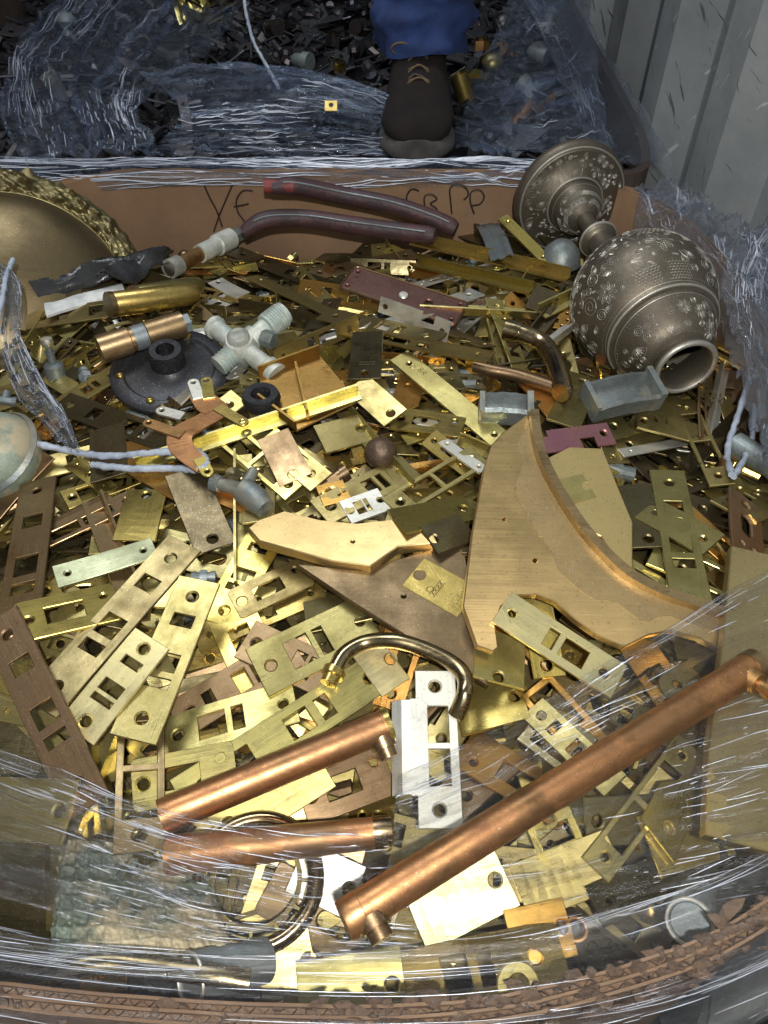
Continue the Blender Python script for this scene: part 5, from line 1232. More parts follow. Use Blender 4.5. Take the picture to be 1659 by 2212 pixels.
# ------------------------------------------------------------------ films (stretch wrap)
Hs = H.copy()
for _ in range(2):
    P_ = np.pad(Hs, 4, mode='edge'); Hs = np.max([P_[a:a+NY, b:b+NX] for a in range(0, 9, 2) for b in range(0, 9, 2)], 0)
for _ in range(5):
    P_ = np.pad(Hs, 3, mode='edge'); Hs = np.mean([P_[a:a+NY, b:b+NX] for a in range(0, 7, 3) for b in range(0, 7, 3)], 0)
def hsm(x, y):
    i, j = hcell(x, y); return float(Hs[j, i])
def film(name, rows, mat, label, nu=110, nv=60, amp=.003, fu=2, fv=16, seed=1, cat='stretch film', group=None, strands=160, srad=.0003):
    """rows: list of rows of 3-d points, each row runs along the stretch of the film"""
    R_ = [smoothpath(rw, 10) for rw in rows]
    def samp(path, t): x = t*(len(path)-1); k = min(int(x), len(path)-2); return path[k].lerp(path[k+1], x-k)
    vs = []; uv = []
    colp = [[samp(p, i/nu) for p in R_] for i in range(nu+1)]
    cols = [smoothpath(c_, 8) if len(c_) > 2 else c_ for c_ in colp]
    for j in range(nv+1):
        for i in range(nu+1):
            u, v = i/nu, j/nv; p = samp(cols[i], v).copy()
            d = noise.noise((u*fu+seed, v*fv, seed*1.7))+.5*noise.noise((u*fu*3, v*fv*2.5+seed, seed))+.25*noise.noise((u*fu*8, v*fv*5, seed+9))
            d += .9*(.35-abs(noise.noise((u*fu*2.3+seed, v*fv*.8, seed+30)))*1.6)
            p.z += amp*d*2; p.y += amp*.6*noise.noise((u*fu*2, v*fv, seed+3)); vs.append(p); uv.append((u, v))
    o0 = vs[len(vs)//2].copy(); mb = MB(); w = nu+1
    mb.add([p-o0 for p in vs], [(j*w+i, j*w+i+1, (j+1)*w+i+1, (j+1)*w+i) for j in range(nv) for i in range(nu)])
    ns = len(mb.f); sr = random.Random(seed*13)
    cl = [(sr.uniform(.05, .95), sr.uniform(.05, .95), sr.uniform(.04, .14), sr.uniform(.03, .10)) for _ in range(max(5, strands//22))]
    for k in range(strands):  # short pale tubes modelled as light glints, clustered along the film
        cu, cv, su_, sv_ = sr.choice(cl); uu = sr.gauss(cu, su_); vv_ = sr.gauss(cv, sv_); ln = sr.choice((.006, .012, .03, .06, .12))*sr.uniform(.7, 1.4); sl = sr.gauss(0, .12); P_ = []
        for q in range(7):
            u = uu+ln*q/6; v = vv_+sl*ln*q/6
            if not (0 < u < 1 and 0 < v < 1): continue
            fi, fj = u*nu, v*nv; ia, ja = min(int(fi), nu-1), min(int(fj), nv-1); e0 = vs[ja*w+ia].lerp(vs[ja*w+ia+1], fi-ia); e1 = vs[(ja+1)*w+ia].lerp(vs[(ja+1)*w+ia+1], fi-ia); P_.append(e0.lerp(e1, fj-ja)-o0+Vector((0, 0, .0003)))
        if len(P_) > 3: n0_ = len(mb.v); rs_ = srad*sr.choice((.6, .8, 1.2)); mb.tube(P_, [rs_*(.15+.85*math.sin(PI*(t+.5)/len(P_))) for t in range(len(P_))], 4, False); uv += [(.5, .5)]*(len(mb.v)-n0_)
    o = mb.build(name, mat, smooth=180); o.location = o0
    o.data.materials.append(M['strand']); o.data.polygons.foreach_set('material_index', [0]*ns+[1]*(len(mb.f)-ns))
    ul = o.data.uv_layers.new(name='UVMap'); li = np.empty(len(o.data.loops), int); o.data.loops.foreach_get('vertex_index', li); ul.data.foreach_set('uv', np.array(uv)[li].ravel())
    return tag(o, label, cat, group)
def fr(pts, dz=.006):
    out = []
    for (x, y) in pts:
        z = 0
        for _ in range(4): p = at(x, y, z); z = hsm(p.x, p.y)+dz
        out.append(at(x, y, z))
    return out
# right part, goes under the long copper tube
# edge rows just over the front rim
rimrow = lambda dz, off_: [Vector((x, y-off_, rimz(.1)+dz)) for x, y in ((-.42, .165), (-.34, .12), (-.2, .095), (-.06, .085), (.08, .088), (.2, .115), (.31, .17), (.37, .26))]
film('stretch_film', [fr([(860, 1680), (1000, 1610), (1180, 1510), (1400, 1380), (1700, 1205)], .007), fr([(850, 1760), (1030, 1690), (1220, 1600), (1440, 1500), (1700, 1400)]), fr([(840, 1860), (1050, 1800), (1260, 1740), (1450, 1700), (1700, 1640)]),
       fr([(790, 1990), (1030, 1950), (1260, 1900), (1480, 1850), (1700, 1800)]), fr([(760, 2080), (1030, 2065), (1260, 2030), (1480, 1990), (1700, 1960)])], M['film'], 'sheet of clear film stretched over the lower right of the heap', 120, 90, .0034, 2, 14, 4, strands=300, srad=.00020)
LONG = rod([(1628, 1440), (742, 1985)], .0130, .012)
P1, P2, cc, pl = LONG
def zrod(pxs, zs): return at(*pxs[0], zs[0]), at(*pxs[1], zs[1])
P1, P2 = zrod([(1628, 1440), (742, 1990)], (.034, .030)); R = .0111
d = P2-P1; c = P1.copy(); root = empty('copper_tube', c); tag(root, 'long copper tube with a knob at its upper end lying across the lower right', 'copper tube'); LAND.append((1200, 1710, 'long copper tube'))
mb = MB(); mb.tube([d*t for t in (0, .02, .5, .965, .966, .992, 1)], [R, R, R, R, R*1.03, R*1.03, R*.95], 36); mb.build('tube', M['copper'], root, 40)
mb = MB(); mb.tube([d*-.012, d*.012], [R*1.06]*2, 32); mb.build('end_cap', M['brown'], root, 40)
dn = d.normalized(); sd = Vector((.55, -.75, .35)); sd = (sd-dn*sd.dot(dn)).normalized()
mb = MB(); q = d*.035; mb.tube([q+sd*R*.6, q+sd*R*1.25, q+sd*R*1.26, q+sd*R*1.7, q+sd*R*1.72, q+sd*R*2.3, q+sd*R*2.35], [.0095, .0075, .0045, .0045, .0062, .0066, .003], 18); mb.build('knob', M['copper'], root, 60)
sd2 = Vector((.45, -.8, -.1)); sd2 = (sd2-dn*sd2.dot(dn)).normalized(); mb = MB(); q = d*.955; mb.tube([q+sd2*R*.5, q+sd2*R*1.12, q+sd2*R*1.13, q+sd2*R*1.7], [.0105, .0085, .0068, .0068], 18); mb.build('side_outlet', M['brown'], root, 40)
P1, P2 = zrod([(838, 1565), (348, 1765)], (.012, .012)); R = .0111; d = P2-P1; root = empty('copper_tube', P1); tag(root, 'upper short copper tube with dark marks and a side fitting at lower left', 'copper tube'); LAND.append((600, 1660, 'upper short copper tube'))
mb = MB(); mb.tube([d*t for t in (0, .03, .031, .9, 1)], [R*1.02, R*1.02, R, R, R], 36); mb.build('tube', M['copper'], root, 40)
mb = MB(); mb.tube([d*-.005, d*.018], [R*1.08]*2, 32); mb.build('end_ring', M['gold'], root, 40)
dn = d.normalized(); sd = Vector((.1, -.9, -.25)); sd = (sd-dn*sd.dot(dn)).normalized(); mb = MB(); q = d*.05; mb.tube([q+sd*R*.5, q+sd*R*1.3, q+sd*R*1.31, q+sd*R*1.9], [.009, .008, .0065, .0062], 18); mb.build('side_fitting', M['brown'], root, 40)
P1, P2 = zrod([(826, 1797), (362, 1848)], (.004, .002)); d = P2-P1; root = empty('copper_tube', P1); tag(root, 'lower short copper tube, slightly tapered, lying under film', 'copper tube'); LAND.append((600, 1825, 'lower short copper tube'))
mb = MB(); mb.tube([d*t for t in (0, .02, .5, 1)], [R*.86, R*.86, R*.98, R*1.1], 36); mb.build('tube', M['copper'], root, 40)
mb = MB(); mb.tube([d*-.045, d*-.0, d*.04], [R*.80, R*.90, R*.90], 32); mb.build('end_ring', M['chrome'], root, 40)
for A_, B_, zz in (((838, 1565), (348, 1765), .026), ((826, 1797), (362, 1848), .016)):
    a_, b_ = at(*A_, zz), at(*B_, zz); e_ = (b_-a_).normalized(); s_v = Vector((-e_.y, e_.x, 0))*.014; jj, ii = cells([tuple(q_)[:2] for q_ in (a_-s_v, b_-s_v, b_+s_v, a_+s_v)])
    Hs[jj, ii] = np.maximum(Hs[jj, ii], zz)
for _ in range(3):
    P_ = np.pad(Hs, 3, mode='edge'); Hs = np.maximum(Hs, np.mean([P_[a:a+NY, b:b+NX] for a in range(0, 7, 3) for b in range(0, 7, 3)], 0))
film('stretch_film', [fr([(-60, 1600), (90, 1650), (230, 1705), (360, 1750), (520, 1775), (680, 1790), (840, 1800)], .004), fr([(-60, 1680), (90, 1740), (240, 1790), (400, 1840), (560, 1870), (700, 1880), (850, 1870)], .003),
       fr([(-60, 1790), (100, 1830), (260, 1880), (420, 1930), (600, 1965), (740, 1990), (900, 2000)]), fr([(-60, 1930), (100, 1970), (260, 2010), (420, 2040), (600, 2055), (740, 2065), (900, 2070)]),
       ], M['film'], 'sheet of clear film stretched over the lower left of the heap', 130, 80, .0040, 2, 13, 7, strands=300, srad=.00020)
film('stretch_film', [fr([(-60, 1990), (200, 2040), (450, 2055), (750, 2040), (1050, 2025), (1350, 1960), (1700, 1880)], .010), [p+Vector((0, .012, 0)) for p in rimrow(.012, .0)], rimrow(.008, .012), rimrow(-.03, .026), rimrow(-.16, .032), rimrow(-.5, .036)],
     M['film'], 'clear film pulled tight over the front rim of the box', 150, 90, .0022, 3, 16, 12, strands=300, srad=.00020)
# white ropey twists of film
def rope(pts, R, label, tone='strap', name='film_twist', cat='film twist'):
    sp_ = smoothpath(pts, 10); c = sp_[0].copy(); n = len(sp_); mb = MB()
    mb.tube([p-c+Vector((.0015*noise.noise((k*.9, 1, 3)), .0015*noise.noise((k*.9, 5, 1)), .0015*noise.noise((k*.7, 2, 9)))) for k, p in enumerate(sp_)], [R*(1+.35*noise.noise((k*.6, 7, 7))) for k in range(n)], 8)
    o = mb.build(name, M[tone], smooth=80); o.location = c; return tag(o, label, cat)
def hp(x, y, dz): return at(x, y, place_at(x, y, 2).z+dz)
rope([hp(-30, 922, .03), hp(60, 952, .02), hp(150, 974, .014), hp(230, 985, .012), hp(330, 978, .010), hp(420, 975, .010), hp(447, 1000, .009), hp(430, 1014, .008), hp(370, 1012, .007), hp(280, 1012, .007), hp(200, 1004, .006)], .0034, 'grey plastic-wrapped wire looping in from the left edge', name='wrapped_wire', cat='wire')
rope([onY(528, 0, 1.62), onY(532, 30, 1.60), onY(548, 90, 1.54), onY(575, 140, 1.50), onY(602, 190, 1.44)], .0032, 'pale bent wire hanging over the box behind at the top', name='bent_wire', cat='wire')
rope([hp(1659, 452, .03), hp(1600, 490, .03), hp(1560, 530, .03)], .0035, 'pale rod poking out of the bunched film at the right edge', name='thin_rod', cat='rod')
rope([hp(1680, 640, .05), hp(1640, 760, .035), hp(1600, 880, .02), hp(1572, 970, .012), hp(1580, 1025, .010)], .0032, 'left wrapped wire hanging down at the right edge below the bunched film', name='wrapped_wire', cat='wire')
rope([hp(1675, 640, .04), hp(1650, 780, .03), hp(1632, 880, .02), hp(1622, 960, .012), hp(1585, 1030, .008)], .0030, 'right wrapped wire hanging down at the right edge below the bunched film', name='wrapped_wire', cat='wire')
c = place_at(1650, 1030, 3); root = fitting('faucet', basis(c+Vector((.0, 0, .01)), (.5, -.8, .1), (0, 0, 1)), 'patina', '', sc=1.4); tag(root, 'blue green corroded tap body at the right edge below the wrapped wires', 'tap')
# bunched film at the right over the side rim
def lump(p): return p
film('bunched_film', [[Vector(q) for q in ((.33, 1.02, .03), (.36, .97, .045), (.385, .92, .055), (.40, .85, .06), (.405, .74, .075), (.40, .62, .07), (.40, .5, .05))],
                      [Vector(q) for q in ((.335, 1.00, .05), (.36, .95, .07), (.375, .90, .08), (.388, .83, .09), (.39, .74, .105), (.39, .62, .10), (.385, .5, .08))],
                      [Vector(q) for q in ((.33, .98, .04), (.35, .94, .05), (.362, .89, .055), (.376, .82, .06), (.378, .74, .07), (.372, .62, .075), (.365, .5, .055))],
                      [Vector(q) for q in ((.33, .97, .0), (.345, .92, .0), (.36, .87, .0), (.374, .80, .0), (.376, .72, .0), (.365, .62, .01), (.35, .52, .01))]],
     M['film_thick'], 'bluish bunched film heaped over the right rim behind the vase', 150, 70, .009, 12, 6, 3)
film('bunched_film', [[at(1659, 480, .08), at(1590, 520, .07), at(1560, 600, .05), at(1580, 700, .04), at(1620, 800, .03), at(1640, 900, .02)],
                      [at(1700, 470, .11), at(1640, 520, .10), at(1615, 600, .09), at(1625, 700, .07), at(1650, 800, .05), at(1665, 900, .04)],
                      [at(1740, 480, .08), at(1700, 520, .07), at(1680, 600, .06), at(1690, 700, .04), at(1690, 800, .03), at(1700, 900, .02)]], M['film_thick'], 'second fold of bunched film hanging down the right edge', 110, 50, .006, 10, 5, 8)
film('bunched_film', [[at(-40, 560, .06), at(10, 620, .05), at(20, 720, .04), at(60, 820, .025), at(120, 900, .015), at(165, 965, .01)],
                      [at(-60, 540, .08), at(40, 600, .065), at(45, 720, .055), at(85, 810, .04), at(140, 890, .03), at(172, 965, .012)],
                      [at(-80, 620, .05), at(-10, 640, .04), at(-5, 740, .03), at(35, 850, .02), at(100, 925, .015), at(155, 975, .008)]], M['film_thick'], 'dark bunched film curving down the left edge to the wrapped wire', 110, 40, .004, 8, 6, 5)
rope([hp(28, 560, .05), hp(12, 600, .045), hp(4, 650, .04), hp(-10, 700, .03)], .0028, 'pale twisted strand beside the brass bowl at the left edge')
# film over the rim between the two boxes and over the box behind
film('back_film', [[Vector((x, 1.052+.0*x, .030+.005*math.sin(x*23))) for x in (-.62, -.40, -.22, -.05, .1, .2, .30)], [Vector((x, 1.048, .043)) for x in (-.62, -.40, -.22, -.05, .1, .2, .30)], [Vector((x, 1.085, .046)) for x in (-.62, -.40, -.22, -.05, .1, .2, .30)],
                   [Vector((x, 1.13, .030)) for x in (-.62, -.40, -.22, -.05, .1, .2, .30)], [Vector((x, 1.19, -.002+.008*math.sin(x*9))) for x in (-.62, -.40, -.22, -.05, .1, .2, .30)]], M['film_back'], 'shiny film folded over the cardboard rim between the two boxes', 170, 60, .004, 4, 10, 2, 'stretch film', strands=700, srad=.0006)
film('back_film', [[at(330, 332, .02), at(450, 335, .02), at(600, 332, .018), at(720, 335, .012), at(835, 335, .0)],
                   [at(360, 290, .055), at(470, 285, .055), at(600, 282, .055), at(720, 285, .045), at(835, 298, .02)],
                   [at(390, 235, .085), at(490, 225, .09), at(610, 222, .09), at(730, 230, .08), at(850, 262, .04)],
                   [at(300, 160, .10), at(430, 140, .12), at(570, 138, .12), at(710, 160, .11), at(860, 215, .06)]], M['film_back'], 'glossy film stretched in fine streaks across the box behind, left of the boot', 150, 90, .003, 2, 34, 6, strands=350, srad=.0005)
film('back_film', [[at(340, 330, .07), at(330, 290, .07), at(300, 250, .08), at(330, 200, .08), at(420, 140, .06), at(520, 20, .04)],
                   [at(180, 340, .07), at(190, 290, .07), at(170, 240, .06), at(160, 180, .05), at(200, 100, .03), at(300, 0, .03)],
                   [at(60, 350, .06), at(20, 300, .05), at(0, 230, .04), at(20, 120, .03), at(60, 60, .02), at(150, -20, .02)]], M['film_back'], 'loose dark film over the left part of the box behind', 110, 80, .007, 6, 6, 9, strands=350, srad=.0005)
film('back_film', [[at(985, 330, .0), at(1080, 335, .05), at(1160, 330, .05), at(1240, 320, .06), at(1320, 330, .06)],
                   [at(985, 270, .0), at(1080, 250, .08), at(1170, 260, .05), at(1250, 250, .06), at(1310, 260, .07)],
                   [at(1020, 200, .04), at(1090, 180, .06), at(1180, 170, .07), at(1250, 160, .08), at(1290, 150, .10)],
                   [at(1060, 100, .03), at(1130, 60, .05), at(1190, 50, .06), at(1240, 40, .10), at(1275, 30, .14)],
                   [at(1100, 0, .03), at(1150, -30, .05), at(1200, -30, .08), at(1230, -30, .12), at(1260, -30, .18)]], M['film_back'], 'clear wrinkled film draped over scrap right of the boot', 110, 100, .007, 5, 8, 14, strands=50, srad=.0003)
film('back_film', [[Vector((.31, y, .025)) for y in (1.12, 1.25, 1.45, 1.7, 1.95, 2.2)], [Vector((.36, y, .04+.01*math.sin(y*9))) for y in (1.11, 1.25, 1.45, 1.7, 1.95, 2.2)], [Vector((.405, y, .045)) for y in (1.11, 1.25, 1.45, 1.7, 1.95, 2.2)], [Vector((.428, y, -.02)) for y in (1.11, 1.25, 1.45, 1.7, 1.95, 2.2)]],
     M['film_thick'], 'dark film wrapped over the side rim of the box behind, next to the steel wall', 120, 40, .004, 5, 6, 17)
# ------------------------------------------------------------------ dark scrap inside the box behind
def bh(x, y): return -.045*math.exp(-((x-.055)/.10)**2-((y-1.22)/.12)**2)-.018+.035*noise.noise((x*5, y*5, 3))+.02*noise.noise((x*14, y*14, 8))
r = random.Random(91); mbs = {'backscrap': MB(), 'grey_dark': MB(), 'black': MB()}
for k in range(2100):
    x = r.uniform(-.84, .38); y = r.uniform(1.13, 2.6); z = bh(x, y)+r.uniform(-.015, .01)
    Mx = Matrix.Translation((x, y, z)) @ Matrix.Rotation(r.uniform(0, 6.3), 4, 'Z') @ Matrix.Rotation(r.gauss(0, .35), 4, 'X') @ Matrix.Rotation(r.gauss(0, .35), 4, 'Y')
    mb = mbs[r.choice(['backscrap', 'black', 'grey_dark', 'black'])]
    if r.random() < .55: kk = r.choice(('small', 'strip', 'frame', 'triangle')); L, Wd = DIM[kk]; plate_mb(kk, L*.8, Wd, .003, mb, Mx)
    elif r.random() < .6: mb.tube([Mx @ Vector(q) for q in ((-.025, 0, 0), (0, 0, 0), (.02, .012, 0))], r.uniform(.004, .012), 8)
    else: mb.lathe([(.0, .012), (.012, .008), (.014, 0), (.009, -.012)], 10, Mx)
big = MB(); mats = []; mi = []
for tone, m_ in mbs.items():
    n0 = len(big.f); big.add(m_.v, m_.f); mi += [len(mats)]*(len(big.f)-n0); mats.append(M[tone])
o = big.build('dark_scrap', None)
for m_ in mats: o.data.materials.append(m_)
o.data.polygons.foreach_set('material_index', mi); tag(o, 'dark unsorted scrap filling the box behind', 'scrap', kind='stuff')
mb = MB(); nx, ny = 40, 30; vs = [(-.86+1.25*i/(nx-1), 1.11+.1*0+1.52*j/(ny-1), bh(-.86+1.25*i/(nx-1), 1.11+.1*0+1.52*j/(ny-1))-.03) for j in range(ny) for i in range(nx)]
mb.add(vs, [(j*nx+i, j*nx+i+1, (j+1)*nx+i+1, (j+1)*nx+i) for j in range(ny-1) for i in range(nx-1)]); tag(mb.build('scrap_bed', M['black']), 'black bed beneath the scrap of the box behind', 'scrap', kind='stuff')
BL = [(145, 60, 'knob', 'grey'), (235, 150, 'coupling', 'backscrap'), (120, 190, 'stub', 'patina'), (590, 60, 'tee', 'backscrap'), (640, 130, 'elbow', 'grey'), (720, 90, 'nut', 'backscrap'), (1000, 190, 'stub', 'gold'), (1030, 175, 'coupling', 'gold'),
      (1060, 150, 'knob', 'olive'), (1100, 120, 'tee', 'brown'), (1150, 110, 'elbow', 'grey'), (1185, 60, 'tee', 'grey'), (1090, 60, 'knob', 'backscrap'), (1040, 100, 'nut', 'copper'), (1150, 200, 'coupling', 'grey'), (300, 100, 'elbow', 'backscrap'), (780, 60, 'coupling', 'backscrap'), (730, 150, 'nut', 'gold')]
for k, (px, py, kind, tone) in enumerate(BL):
    p = at(px, py, 0); p = at(px, py, bh(p.x, p.y)+.015)
    o = fitting(kind, basis(p, (r.uniform(-1, 1), r.uniform(-1, 1), .2), (r.uniform(-.4, .4), r.uniform(-.4, .4), 1)), tone, '', k, 1.5)
    side = 'left of the boot' if px < 840 else 'right of the boot'
    where = {0: 'top left corner', 1: 'upper left', 2: 'left end', 3: 'middle', 4: 'middle', 5: 'middle'}.get(k, '')
    o['label'] = f"{TW[tone]} {FKW[kind]} in the box behind, {side}"+(', near the top edge' if py < 80 else ', by the rim' if py > 160 else ''); o['category'] = 'pipe fitting' if kind not in ('knob', 'nut') else kind; o['group'] = 'fittings in the box behind'
crumple('crushed_brass_vessel', [(350, -30), (500, -20), (520, 30), (400, 75)], [.08, .10, .05, .04], 'crumpled shiny gold brass vessel at the top of the box behind', 'crushed vessel', 'gold', 31, .01, .045, 26, 18)
crumple('crushed_brass_vessel', [(360, 30), (440, 40), (500, 70), (400, 90)], [.05, .06, .03, .03], 'dull lower part of crumpled gold brass beneath the shiny vessel', 'crushed vessel', 'olive', 37, .01, .03, 22, 14)
p = at(715, 228, .09); mb = MB(); mb.prism(rect(-.009, -.008, .009, .008), [circ(0, .001, .003, 12)], .0015); o = mb.build('brass_tag', M['gold']); o.matrix_basis = zbasis(p, (0, -.6, .8)); tag(o, 'tiny gold tag with a hole on the streaked film left of the boot', 'tag')
crumple('orange_hose_end', [(1205-120, 262), (1180, 232), (1200, 262), (1100, 290)], [.06, .07, .05, .05], 'dusty orange grey offcut under film right of the boot', 'offcut', 'copper', 41, .006, .02)
# ------------------------------------------------------------------ the leg and boot of a person
pr = empty('person', (.055, 1.30, .0)); tag(pr, 'person in blue jeans and black work boot, standing on the box behind', 'person'); LAND.append((910, 220, 'boot'))
secs = [  # y, cx, half width, z bottom, z top
    (1.203, .051, .020, .012, .035), (1.210, .051, .040, .008, .052), (1.224, .051, .051, .006, .064), (1.245, .051, .056, .006, .072), (1.270, .052, .056, .007, .077), (1.295, .053, .053, .010, .086),
    (1.320, .054, .049, .012, .102), (1.345, .055, .046, .014, .118), (1.370, .056, .044, .014, .132), (1.40, .057, .044, .014, .150), (1.44, .058, .044, .012, .16), (1.48, .058, .042, .010, .165), (1.51, .058, .030, .012, .150), (1.52, .058, .012, .02, .12)]
def loft(mb, S, n=28, z0=None, z1=None, grow=0, fn=None):
    vs = []
    for (y, cx, hw, zb, zt) in S:
        zb_ = zb if z0 is None else z0(y, zb); zt_ = zt if z1 is None else z1(y, zt)
        for k in range(n):
            a = 2*PI*k/n; ca, sa = math.cos(a), math.sin(a); e = .62
            x = cx+(hw+grow)*math.copysign(abs(ca)**e, ca)*(1-.18*max(0, sa)); z = (zb_+zt_)/2+(zt_-zb_)/2*math.copysign(abs(sa)**(e+.12), sa)
            p = Vector((x, y, z)); vs.append(fn(p) if fn else p)
    L_ = len(S); mb.add(vs, [(i*n+k, (i+1)*n+k, (i+1)*n+(k+1) % n, i*n+(k+1) % n) for i in range(L_-1) for k in range(n)]+[tuple(range(n)), tuple((L_-1)*n+k for k in range(n-1, -1, -1))])
off = pr.location
def bootf(p):
    d = .0018*noise.noise((p.x*60, p.y*60, p.z*60))+.003*noise.noise((p.x*25, p.y*25, p.z*25)); return p+Vector((0, 0, d))-off
mb = MB(); loft(mb, secs, z0=lambda y, z: .024, fn=bootf); boot = mb.build('boot', M['leather'], pr, 180)
mb = MB(); loft(mb, [(y-.003 if i < 4 else y, cx, hw+.004, zb, zt) for i, (y, cx, hw, zb, zt) in enumerate(secs)], z0=lambda y, z: .000, z1=lambda y, z: .032, fn=lambda p: p-off+Vector((0, 0, .001*noise.noise((p.x*90, p.y*90, 1))))); mb.build('sole', M['sole'], boot, 50)
mb = MB()                                          # toe cap seam and side seams
def topz(x, y):
    for i in range(len(secs)-1):
        if secs[i][0] <= y <= secs[i+1][0]:
            t = (y-secs[i][0])/(secs[i+1][0]-secs[i][0]); cx = secs[i][1]*(1-t)+secs[i+1][1]*t; hw = secs[i][2]*(1-t)+secs[i+1][2]*t; zt = secs[i][4]*(1-t)+secs[i+1][4]*t
            q = min(1, abs(x-cx)/(hw*.86)); return .024+(zt-.024)/2+(zt-.024)/2*(1-q**(1/.62*1.0))**.74
    return secs[-1][4]
def seam(pts, R, m, nm, par): 
    mb = MB(); P_ = []
    for a, b in zip(pts, pts[1:]):
        for k in range(6): t = k/6; x = a[0]*(1-t)+b[0]*t; y = a[1]*(1-t)+b[1]*t; P_.append(Vector((x, y, topz(x, y)+.0035))-off)
    mb.tube(P_, R, 6); mb.build(nm, m, par, 60)
M['seam'] = simple('worn_seam_thread', (.11, .09, .07), None, .7)
seam([(.008, 1.262), (.022, 1.290), (.046, 1.300), (.072, 1.292), (.098, 1.262)], .0012, M['seam'], 'toe_seam', boot)
seam([(.012, 1.285), (.030, 1.318), (.040, 1.352)], .0011, M['seam'], 'side_seam', boot)
seam([(.094, 1.285), (.080, 1.318), (.072, 1.352)], .0011, M['seam'], 'side_seam', boot)
for k in range(3):
    y = 1.286+k*.019; seam([(.034, y), (.052, y+.008), (.078, y+.004)], .0013, M['lace'], 'lace', boot); seam([(.078, y-.003), (.058, y+.007), (.033, y+.006)], .0013, M['lace'], 'lace', boot)
for sx in (-1, 1):
    c0 = Vector((.055+sx*.012, 1.335, .122))-off; mb = MB(); mb.tube([c0+Vector((sx*.012*(1-math.cos(a))*1.2+.003*sx, -.006-.006*math.sin(a), .010*math.sin(a)-.004)) for a in [k*2*PI/14 for k in range(15)]], .0016, 6); mb.build('lace', M['lace'], boot, 60)
# trouser leg: one draped tube of denim
mb = MB(); n = 44; rings = []
ctr = [(.052, 1.408, .094, .070, .098), (.050, 1.405, .108, .072, .096), (.049, 1.402, .128, .074, .094), (.047, 1.402, .148, .068, .090), (.048, 1.405, .160, .050, .076), (.058, 1.41, .172, .062, .088), (.066, 1.42, .192, .084, .098), (.064, 1.43, .23, .082, .096), (.066, 1.45, .30, .080, .094), (.07, 1.47, .42, .082, .098), (.08, 1.45, .52, .088, .105), (.09, 1.47, .70, .095, .11), (.10, 1.50, .95, .105, .12)]
ctr = [(a+.008, b, c_+.018, d_*1.10, e_*.95) for a, b, c_, d_, e_ in ctr]
P_ = [smoothpath([Vector((c_[0], c_[1], c_[2])) for c_ in ctr], 4), smoothpath([Vector((c_[3], c_[4], 0)) for c_ in ctr], 4)]
vs = []
for i, (c_, rr_) in enumerate(zip(*P_)):
    for k in range(n):
        a = 2*PI*k/n; h = c_.z
        w_ = 1+.22*noise.noise((math.cos(a)*1.6, math.sin(a)*1.6, h*26))+.10*noise.noise((math.cos(a)*4, math.sin(a)*4, h*60))
        z = h
        if i < 4: z += (-.024*max(0, math.cos(a-.1))*max(0, math.cos(a+.5))**.5-.010*math.sin(a*2))*(1-i/4)
        vs.append(Vector((c_.x+rr_.x*w_*math.cos(a), c_.y+rr_.y*w_*math.sin(a)*.9, z))-off)
L_ = len(P_[0]); mb.add(vs, [(i*n+k, i*n+(k+1) % n, (i+1)*n+(k+1) % n, (i+1)*n+k) for i in range(L_-1) for k in range(n)])
mb.build('trouser_leg', M['denim'], pr, 180)
mb = MB(); mb.tube([Vector((.06, 1.43, .12))-off, Vector((.065, 1.44, .3))-off, Vector((.08, 1.44, .52))-off, Vector((.10, 1.50, .95))-off], [.035, .05, .055, .07], 16); mb.build('leg', M['skin'], pr, 60)
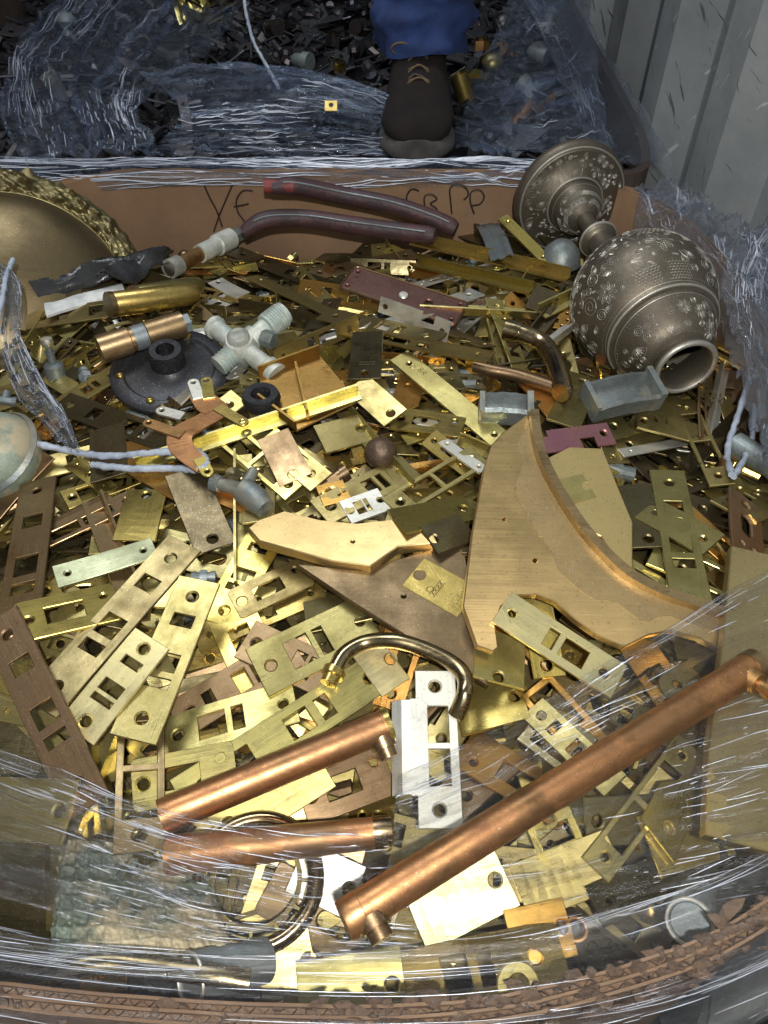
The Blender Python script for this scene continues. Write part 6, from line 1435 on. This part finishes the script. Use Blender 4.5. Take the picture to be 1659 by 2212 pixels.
# ================================================================== drop hidden loose plates, label the rest
cnt = np.bincount(ID[ID >= 0].ravel(), minlength=len(IDOBJ))
seen = {}
def clk(dx, dy):
    a = math.degrees(math.atan2(-dy, dx)) % 360
    return ['right of', 'upper right of', 'above', 'upper left of', 'left of', 'lower left of', 'below', 'lower right of'][int((a+22.5)//45) % 8]
ORI = lambda o, sc_=1: None
def orient(o):
    p0 = pix(o.matrix_basis.translation); p1 = pix(o.matrix_basis @ Vector((.05, 0, 0))); a = math.degrees(math.atan2(-(p1[1]-p0[1]), p1[0]-p0[0])) % 180
    return 'level' if a < 22 or a > 158 else 'rising' if a < 68 else 'upright' if a < 112 else 'falling'
def label_for(o, words, tonew):
    px, py = pix(o.matrix_basis.translation)
    L_ = sorted(LAND, key=lambda l: (l[0]-px)**2+(l[1]-py)**2); ori = orient(o)
    for l in L_[:3]:
        dd = math.hypot(l[0]-px, l[1]-py); far = 'just ' if dd < 110 else ''
        for extra in ('', ori+' '):
            s = f"{extra}{tonew} {words} {far}{clk(px-l[0], py-l[1])} the {l[2]}"
            if s not in seen and len(s.split()) <= 16: seen[s] = 1; return s
    l = L_[0]; l2 = L_[1]; s = f"{ori} {tonew} {words} between the {l[2]} and the {l2[2]}"
    seen[s] = seen.get(s, 0)+1; return s
for tone, m_, sid, roll, (x, y) in HEAP:
    cx_, cy_ = hcell(x, y); t_ = ID[cy_, cx_]
    if sid in CULL or (roll and t_ >= 0 and t_ not in LOOSE): continue
    q_ = SB.setdefault(tone, MB()); q_.add(m_.v, m_.f)
# one heap object, several materials
big = MB(); mats = []; mi = []
for tone, m_ in SB.items():
    n0 = len(big.f); big.add(m_.v, m_.f); mi += [len(mats)]*(len(big.f)-n0); mats.append(M[tone])
heap = big.build('brass_scrap', None)
for m_ in mats: heap.data.materials.append(m_)
heap.data.polygons.foreach_set('material_index', mi); tag(heap, 'deeper loose brass plates and offcuts packed underneath the heap', 'scrap', kind='stuff')
kept = 0
for o, k, tone, roll, oid, nc in FILL:
    px, py = pix(o.matrix_basis.translation)
    cx_, cy_ = hcell(*o.matrix_basis.translation[:2]); top_ = ID[cy_, cx_]
    if oid in CULL or (roll and top_ >= 0 and top_ not in LOOSE) or (330 < px < 600 and 490 < py < 560) or (px < 330 and py < 580) or (not roll and cnt[oid] < max(14, nc*.10)) or not (-30 < px < 1690 and 480 < py < 2212): bpy.data.objects.remove(o); continue
    o['label'] = label_for(o, PWORD[k]+(' on edge' if roll else ''), TW[tone]); o['category'] = PCAT[k]; o['group'] = GNAME[PCAT[k]]; kept += 1
for o, kind, tone, oid in FIT:
    if oid in CULL or cnt[oid] < 6:
        for ch in list(o.children): bpy.data.objects.remove(ch)
        bpy.data.objects.remove(o); continue
    o['label'] = label_for(o, FKW[kind], TW[tone]); o['category'] = 'pipe fitting' if kind not in ('knob', 'nut', 'washer', 'bolt') else kind; o['group'] = 'small fittings among the plates'
print('loose plates kept', kept, 'max height', H.max(), 'mean dH', float((H-TG).mean()))
